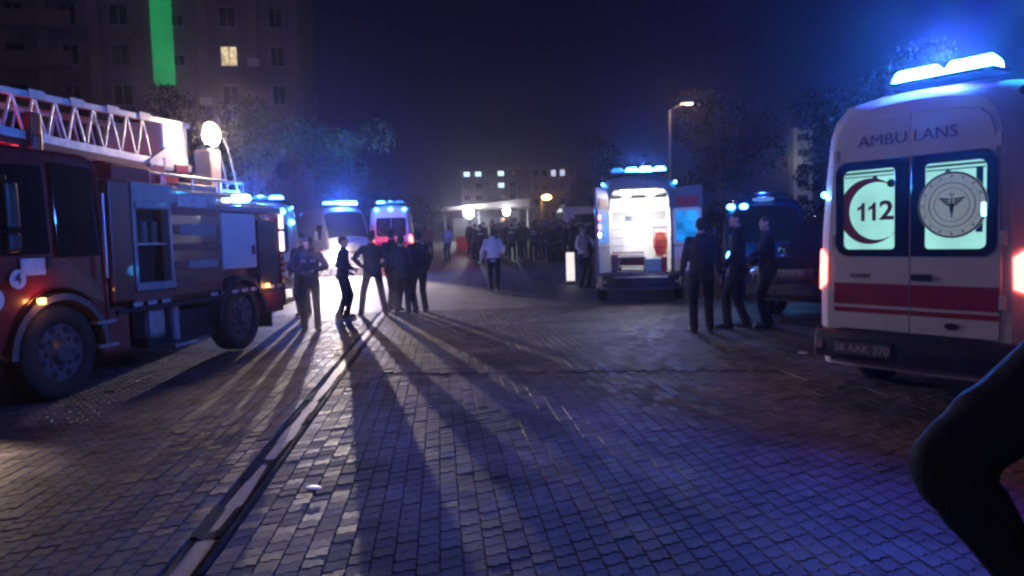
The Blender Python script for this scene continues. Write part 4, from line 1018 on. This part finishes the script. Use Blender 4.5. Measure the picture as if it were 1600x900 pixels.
# ================================================================== BUILDINGS
def wall_with_windows(parent, x0, x1, z0, z1, y, wins, m, th=.3):
    """wall in the local XZ plane with rectangular openings (no overlaps); wins: (xa,xb,za,zb)"""
    xs = sorted({x0, x1, *[a for w_ in wins for a in w_[:2]]}); zs = sorted({z0, z1, *[a for w_ in wins for a in w_[2:]]})
    k = MB()
    for i in range(len(xs) - 1):
        for j in range(len(zs) - 1):
            cx, cz = (xs[i] + xs[i + 1]) / 2, (zs[j] + zs[j + 1]) / 2
            if any(a < cx < b_ and c < cz < d for a, b_, c, d in wins): continue
            k.add([(xs[i], y, zs[j]), (xs[i + 1], y, zs[j]), (xs[i + 1], y, zs[j + 1]), (xs[i], y, zs[j + 1])], [(0, 1, 2, 3)])
    for a, b_, c, d in wins:
        k.add([(a, y, c), (b_, y, c), (b_, y, d), (a, y, d), (a, y + th, c), (b_, y + th, c), (b_, y + th, d), (a, y + th, d)], [(0, 1, 5, 4), (1, 2, 6, 5), (2, 3, 7, 6), (3, 0, 4, 7)])
    return k.build('wall', m, parent)
def window(parent, a, b_, c, d, y, pane, fm, meshcache={}):
    k = MB().ring([(a, c), (b_, c), (b_, d), (a, d)], [(a + .07, c + .07), (b_ - .07, c + .07), (b_ - .07, d - .07), (a + .07, d - .07)], y + .12, y + .2)
    k.box(((a + b_) / 2, y + .16, (c + d) / 2), (.05, .06, d - c - .1))
    f = k.build('window', fm, parent)
    MB().add([(a, y + .17, c), (b_, y + .17, c), (b_, y + .17, d), (a, y + .17, d)], [(0, 1, 2, 3)]).build('pane', pane, f)
    MB().box(((a + b_) / 2, y - .06, c - .04), (b_ - a + .2, .18, .07)).build('sill', fm, f)
    return f
PLAS = mat('tower_plaster', (.20, .165, .165), .85, var=.18, scale=.35, bump=.2, bscale=6); FRM = mat('window_frame', (.25, .24, .24), .5)
def tower():
    T = thing('apartment_tower', 'tall apartment tower at the upper left with a green lit strip', 'building', (-16.4, 61, gz(61)), math.radians(10))
    # facade runs along local -X from its right corner at the origin
    W_, H_ = 34., 36.; wins = []
    cols = [(-1.9, 1.1), (-5.6, 1.3), (-9.4, 1.0), (-13.6, 1.4), (-17.2, 1.2), (-21., 1.4), (-25., 1.2), (-29., 1.4)]
    for r in range(11):
        for c, ww in cols: wins.append((c - ww / 2, c + ww / 2, 2.2 + r * 3.05, 2.2 + r * 3.05 + (1.6 if ww > 1 else .9)))
    wall_with_windows(T, -W_, 0, 0, H_, 0, wins, PLAS)
    B('side_wall', PLAS, T, (-W_ / 2, 8, H_ / 2), (W_, 15.4, H_ - .02), .02)
    for x in (-.5, -3.7, -7.5, -11.4, -15.4, -19, -23, -27): B('pilaster', mat('tower_pilaster', (.225, .185, .18), .85, var=.15, scale=.4), T, (x, -.15, H_ / 2), (.7, .3, H_), .03)
    lit = emis('warm_window', (1, .78, .45), .75, var=.6, scale=3.2)
    for i, w_ in enumerate(wins):
        r, c = divmod(i, len(cols))
        window(T, *w_, 0, lit if (r, c) == (4, 1) else GLASS, FRM)
    for r in range(11):
        if r % 1 == 0: 
            bx = B('balcony', mat('balcony_plaster', (.18, .15, .15), .85), T, (-19.2, -.6, 1.9 + r * 3.05), (5.2, 1.2, .16), .02)
            B('balcony_wall', mat('balcony_plaster', (.18, .15, .15), .85), bx, (-19.2, -1.15, 2.45 + r * 3.05), (5.2, .1, .95), .02)
    for (x, r) in ((-3.7, 4), (-7.6, 6), (-7.4, 3), (-7.4, 8), (-3.9, 7), (-15.2, 6)):
        B('air_conditioner', mat('ac_white', (.5, .5, .48), .6), T, (x, -.48, 2.4 + r * 3.05), (.85, .36, .6), .03)
    gs = B('green_light_strip', emis('green_led', (.006, .30, .085), .8, var=.2, scale=.7), T, (-10.35, -.46, 25.1), (1.55, .16, 24.6), .02)
    return T
tower()
lamp(None, (-22.5, 52, 9.5), (1, .5, .75), 150, .2)  # added light without a fixture, brightens the tower front
def far_block(nm, lab, x, y, w_, h_, rz, litw, nx, nz, m, z0=None, lit=None):
    T = thing('building', lab, 'building', (x, y, gz(y) if z0 is None else z0), rz); wins = []; sx_ = w_ / nx; sz_ = h_ / nz
    for j in range(nz):
        for i in range(nx): wins.append((-w_ / 2 + (i + .2) * sx_, -w_ / 2 + (i + .8) * sx_, (j + .3) * sz_, (j + .78) * sz_))
    wall_with_windows(T, -w_ / 2, w_ / 2, 0, h_, 0, wins, m)
    B('rear_block', m, T, (0, 5.2, h_ / 2), (w_ - .02, 9.6, h_ - .02), .02); B('roof_slab', m, T, (0, 5, h_ + .15), (w_ + .5, 10.6, .3), .03)
    for k, w2 in enumerate(wins): window(T, *w2, 0, lit if k in litw else GLASS, FRM)
    return T
LITC = emis('cool_window', (.62, .85, 1), 1.7, var=.3); LITW = emis('pale_window', (.7, .75, 1), 1.1, var=.3)
FBM = mat('far_plaster', (.28, .24, .24), .85, var=.2, scale=.4)
far_block('building', 'distant block with cool lit windows above the pale canopy', -3.0, 118, 9.0, 9.2, math.radians(4), {20, 21, 23, 18}, 5, 5, FBM, lit=LITC)
far_block('building', 'distant dark block with two small lit windows near its roof', 8.1, 135, 8.0, 13.2 - 3, 0, {17, 18}, 5, 4, FBM, lit=LITW)
far_block('building', 'narrow pale block between the trees at right', 36.2, 92, 2.2, 11.2, -.3, set(), 1, 6, mat('pale_plaster', (.42, .42, .40), .85), lit=LITW)
far_block('building', 'distant dwelling with a few lights just left of the near ambulance', 43.5, 100, 6.5, 15, -.3, {11}, 3, 5, FBM, lit=LITW)
lamp(None, (32.8, 86, 9.5), (.9, 1, .85), 300, .2)
def canopy():
    T = thing('canopy', 'low pale forecourt canopy with two bright lamps at the end of the road', 'canopy', (-2.4, 60, gz(60)), math.radians(-6))
    m = mat('canopy_pale', (.36, .32, .30), .7)
    z = 2.55
    k = MB().add([(-4.0, -.5, z + .02), (4.2, -2.2, z + .05), (4.2, 3.5, z + .05), (-4.0, 3.5, z + .02), (-4.0, -.5, z + .12), (4.2, -2.2, z + .62), (4.2, 3.5, z + .62), (-4.0, 3.5, z + .12)],
                 [(0, 3, 2, 1), (4, 5, 6, 7), (0, 1, 5, 4), (1, 2, 6, 5), (2, 3, 7, 6), (3, 0, 4, 7)]); k.build('roof', m, T)
    for x in (-3.4, -.5, 3.6): B('post', STEEL, T, (x, 2.8, z / 2), (.14, .14, z), .01)
    for x, s in ((-.6, .38), (2.35, .26)):
        b = B('lamp_housing', STEEL, T, (x, -1.75, z - .12), (.5, .12, .16), .01)
        MB().ball((x, -1.82, z - .30), (s, .10, s * 1.15)).build('lamp_lens', emis('white_flood', (.92, .97, 1), 130), b)
        lamp(T, (x, -2.3, z - .3), (.9, .95, 1), 150 if s > .3 else 70, .2)
    B('kiosk', mat('kiosk_grey', (.10, .10, .12), .7), T, (-1.2, 3.0, 1.0), (3.2, .3, 1.9), .02)
    return T
canopy()
bt = thing('crowd_barrier', 'red plastic road barrier at the far end near the canopy', 'barrier', (-2.75, 46, gz(46)), 0)
k = MB().loft([[(x, -a, 0), (x, -a * .55, .5), (x, -a * .4, .8), (x, a * .4, .8), (x, a * .55, .5), (x, a, 0)] for x, a in ((-.62, .25), (-.55, .28), (.55, .28), (.62, .25))], closed=True, caps=True, smooth=False)
k.build('barrier_body', mat('barrier_red', (.55, .02, .02), .5), bt, .01); B('barrier_cap', mat('barrier_red', (.55, .02, .02)), bt, (0, 0, .83), (1.0, .10, .06), .01)
lamp(None, (-2.6, 43.5, gz(43) + 2.6), (1, .25, .2), 60, .15)
van('white minibus parked side on far behind the crowd', 'minibus', (3.3, 49, gz(49)), heading(.97, .2), None, rear_text=False, plate=None, lit_panes=GLASS, stripes=False, bar=(BLACKPL,), tail=mat('tail_off', (.2, .01, .01), .3), name='minibus', side_win=GLASS, corner=BLACKPL, hs=.9)
for o in COL.objects:
    if o.get('group') in ('x',): del o['group']
# white upright panel beside the man; its brightness is added as glow
pb = thing('white_panel', 'white upright panel with painted glow standing behind the man by the open ambulance', 'panel', (1.83, 23.0, gz(23)), .1)
B('glowing_panel', emis('panel_glow', (1, .93, .9), 1.0, var=.15), pb, (0, 0, .52), (.26, .05, .88), .02); B('panel_foot', STEEL, pb, (0, 0, .05), (.3, .3, .06), .01)

# ================================================================== STREET LAMPS
def street_lamp(lab, loc, h_, arm, col, power, em, rz=0., lens=1.):
    T = thing('street_lamp', lab, 'street lamp', loc, rz, 'street lamps')
    MB().cyl((0, 0, 0), (0, 0, h_), .11, .075, n=10).build('pole', mat('lamp_pole', (.5, .42, .36), .5, var=.1), T)
    MB().cyl((0, 0, .0), (0, 0, .5), .16, .15, n=10).build('base', STEEL, T)
    MB().tcap((0, 0, h_ - .05), (arm, 0, h_ + .35), .04, .035).build('arm', STEEL, T)
    hd = MB().ball((arm + .25, 0, h_ + .38), (.38, .16, .10)).build('lamp_head', STEEL, T)
    MB().ball((arm + .28, 0, h_ + .31), (.26 * lens, .13 * lens, .07 * lens * lens)).build('lamp_lens', em, hd)
    lamp(T, (arm + .28, 0, h_ + .10), col, power, .1)
    return T
street_lamp('tall street lamp with a short arm above the open ambulance', (8.62, 40, gz(40)), 7.4, .75, (1, .60, .32), 130, emis('sodium_lens', (1, .62, .30), 16))
street_lamp('orange street lamp glowing beyond the crowd', (3.4, 80, gz(80)), 3.4, .3, (1, .55, .15), 420, emis('orange_lens', (1, .50, .10), 60), lens=1.9)

# ================================================================== TREES
def crown_mesh(name, n, clumps, leaf, seed, m):
    r = np.random.default_rng(seed); V = []; F = []
    cs = [(r.normal(0, .42), r.normal(0, .42), r.uniform(-.55, .75), r.uniform(.22, .42)) for _ in range(clumps)]
    for i in range(n):
        c = cs[r.integers(len(cs))]; d = r.normal(size=3); d /= np.linalg.norm(d); rad = c[3] * (r.uniform(.35, 1.05) ** .5)
        p = np.array(c[:3]) + d * rad * np.array([1, 1, .8])
        a = r.normal(size=3); a /= np.linalg.norm(a); b_ = np.cross(a, r.normal(size=3)); b_ /= np.linalg.norm(b_); s = leaf * r.uniform(.6, 1.4); o = len(V)
        V += [p - a * s, p + b_ * s * .5, p + a * s, p - b_ * s * .5]; F.append((o, o + 1, o + 2, o + 3))
    me = bpy.data.meshes.new(name); me.from_pydata([tuple(v) for v in V], [], F); me.materials.append(m); return me
CR = [crown_mesh('crown', 5200, 16, .030, 3, LEAF), crown_mesh('crown', 5200, 20, .028, 11, LEAFD)]
def tree(lab, x, y, h_, rx, rzv, v, group='trees round the square', z0=None):
    T = thing('tree', lab, 'tree', (x, y, gz(y) if z0 is None else z0), rng.uniform(0, 6), group)
    k = MB(); cz = h_ - rzv * 1.0
    pts = [(0, 0, 0, .16), (.06, .03, cz * .45, .12), (.0, .08, cz * .9, .09), (.05, .0, h_ - rzv * .4, .03)]
    for a, b_ in zip(pts[:-1], pts[1:]): k.tcap(a[:3], b_[:3], a[3] * h_ / 7, b_[3] * h_ / 7, 8)
    for i in range(6):
        t = 2 * PI * i / 6; z1 = cz * .62 + .1 * i
        k.tcap((.03, .04, z1), (rx * .6 * math.cos(t), rx * .6 * math.sin(t), z1 + rzv * .7), .05 * h_ / 7, .015, 6)
    k.build('trunk', BARK, T)
    c = link('crown', CR[v], T, loc=(0, 0, cz)); c.scale = (rx, rx, rzv * 1.15); c['kind'] = 'stuff'
    return T
TR = [('leafy tree lit blue behind the fire truck lamp mast', -10.6, 31, 7.4, 2.6, 2.9, 0), ('leafy tree lit blue above the row of ambulances', -8.0, 35, 6.6, 2.6, 2.4, 0), ('dim tree against the tower at far left', -20, 42, 9, 3.6, 3.6, 1),
      ('dim tree in front of the tower behind the ladder', -15.2, 37, 9.0, 3.2, 3.4, 1), ('dark tree just left of the open ambulance beacon', 5.3, 38, 6.2, 2.2, 2.3, 1), ('broad dark tree behind the street lamp', 12.5, 44, 9.5, 3.8, 3.7, 1),
      ('dark tree behind the minibus at right', 17.5, 40, 8.4, 3.6, 3.2, 1), ('tall dark tree just left of the near ambulance', 24, 46, 12, 4.6, 4.8, 1), ('dark round tree beside the canopy', 5.6, 57, 4.2, 1.6, 1.6, 1), ('low dark tree beyond the far ambulance', -8.6, 47, 4.6, 2.6, 1.9, 1),
      ('dark tree above the white minibus', 7.4, 58, 6.6, 2.8, 2.5, 1), ('dark tree behind the pink top person', -6.2, 54, 3.9, 1.9, 1.5, 1)]
for a in TR: tree(*a)
# hedge along the right
hg = link('hedge', None, None) if False else None
def hedge():
    T = thing('hedge', 'dark clipped hedge running behind the vehicles at right', 'hedge', (14.5, 31, gz(31)), math.radians(-12))
    r = np.random.default_rng(5); V = []; F = []
    for i in range(6500):
        p = np.array([r.uniform(-7, 7), r.normal(0, .45), r.uniform(0, 2.3) + .25 * math.sin(i)]); a = r.normal(size=3); a /= np.linalg.norm(a); b_ = np.cross(a, r.normal(size=3)); b_ /= np.linalg.norm(b_); s = .13; o = len(V)
        V += [p - a * s, p + b_ * s * .5, p + a * s, p - b_ * s * .5]; F.append((o, o + 1, o + 2, o + 3))
    me = bpy.data.meshes.new('hedge_leaves'); me.from_pydata([tuple(v) for v in V], [], F); me.materials.append(LEAFD)
    o = link('hedge_leaves', me, T); o['kind'] = 'stuff'
    k = MB(); [k.cyl((x, 0, 0), (x + .1, .05, 1.6), .04, .02, 6) for x in np.linspace(-6.8, 6.8, 18)]; k.build('hedge_stems', BARK, T)
hedge()
# litter on the paving
for i, (x, y, s, lb) in enumerate(((3.63, 9.24, .06, 'crushed pale cup lying on the dark paving near the ambulance'), (-1.30, 4.62, .05, 'small pale scrap of paper on the paving right of the gutter'))):
    T = thing('litter', lb, 'litter', (x, y, .01), i * 1.1)
    k = MB(); rg = []
    for q, (yy, rr) in enumerate(((-1, .5), (-.4, .8), (.3, .9), (1, .7))): rg.append([(rr * s * math.cos(t) * (1 + .15 * math.sin(3 * t + q)), yy * s, .1 * s + rr * s * .12 * math.sin(t)) for t in [2 * PI * j / 12 for j in range(12)]])
    k.loft(rg); k.build('litter_body', WHITE_IN, T)

# ================================================================== HAZE, a volume added for lens-like bloom round the lamps
def haze():
    m = bpy.data.materials.new('haze'); m.use_nodes = True; n = m.node_tree; n.nodes.clear()
    v = n.nodes.new('ShaderNodeVolumePrincipled'); v.inputs['Color'].default_value = (.78, .74, .95, 1); v.inputs['Density'].default_value = HAZE_DENSITY
    v.inputs['Anisotropy'].default_value = .87
    o = n.nodes.new('ShaderNodeOutputMaterial'); n.links.new(v.outputs[0], o.inputs['Volume'])
    ob = MB().box((0, 104, 22), (290, 240, 48)).build('haze', m); ob['kind'] = 'stuff'
haze()
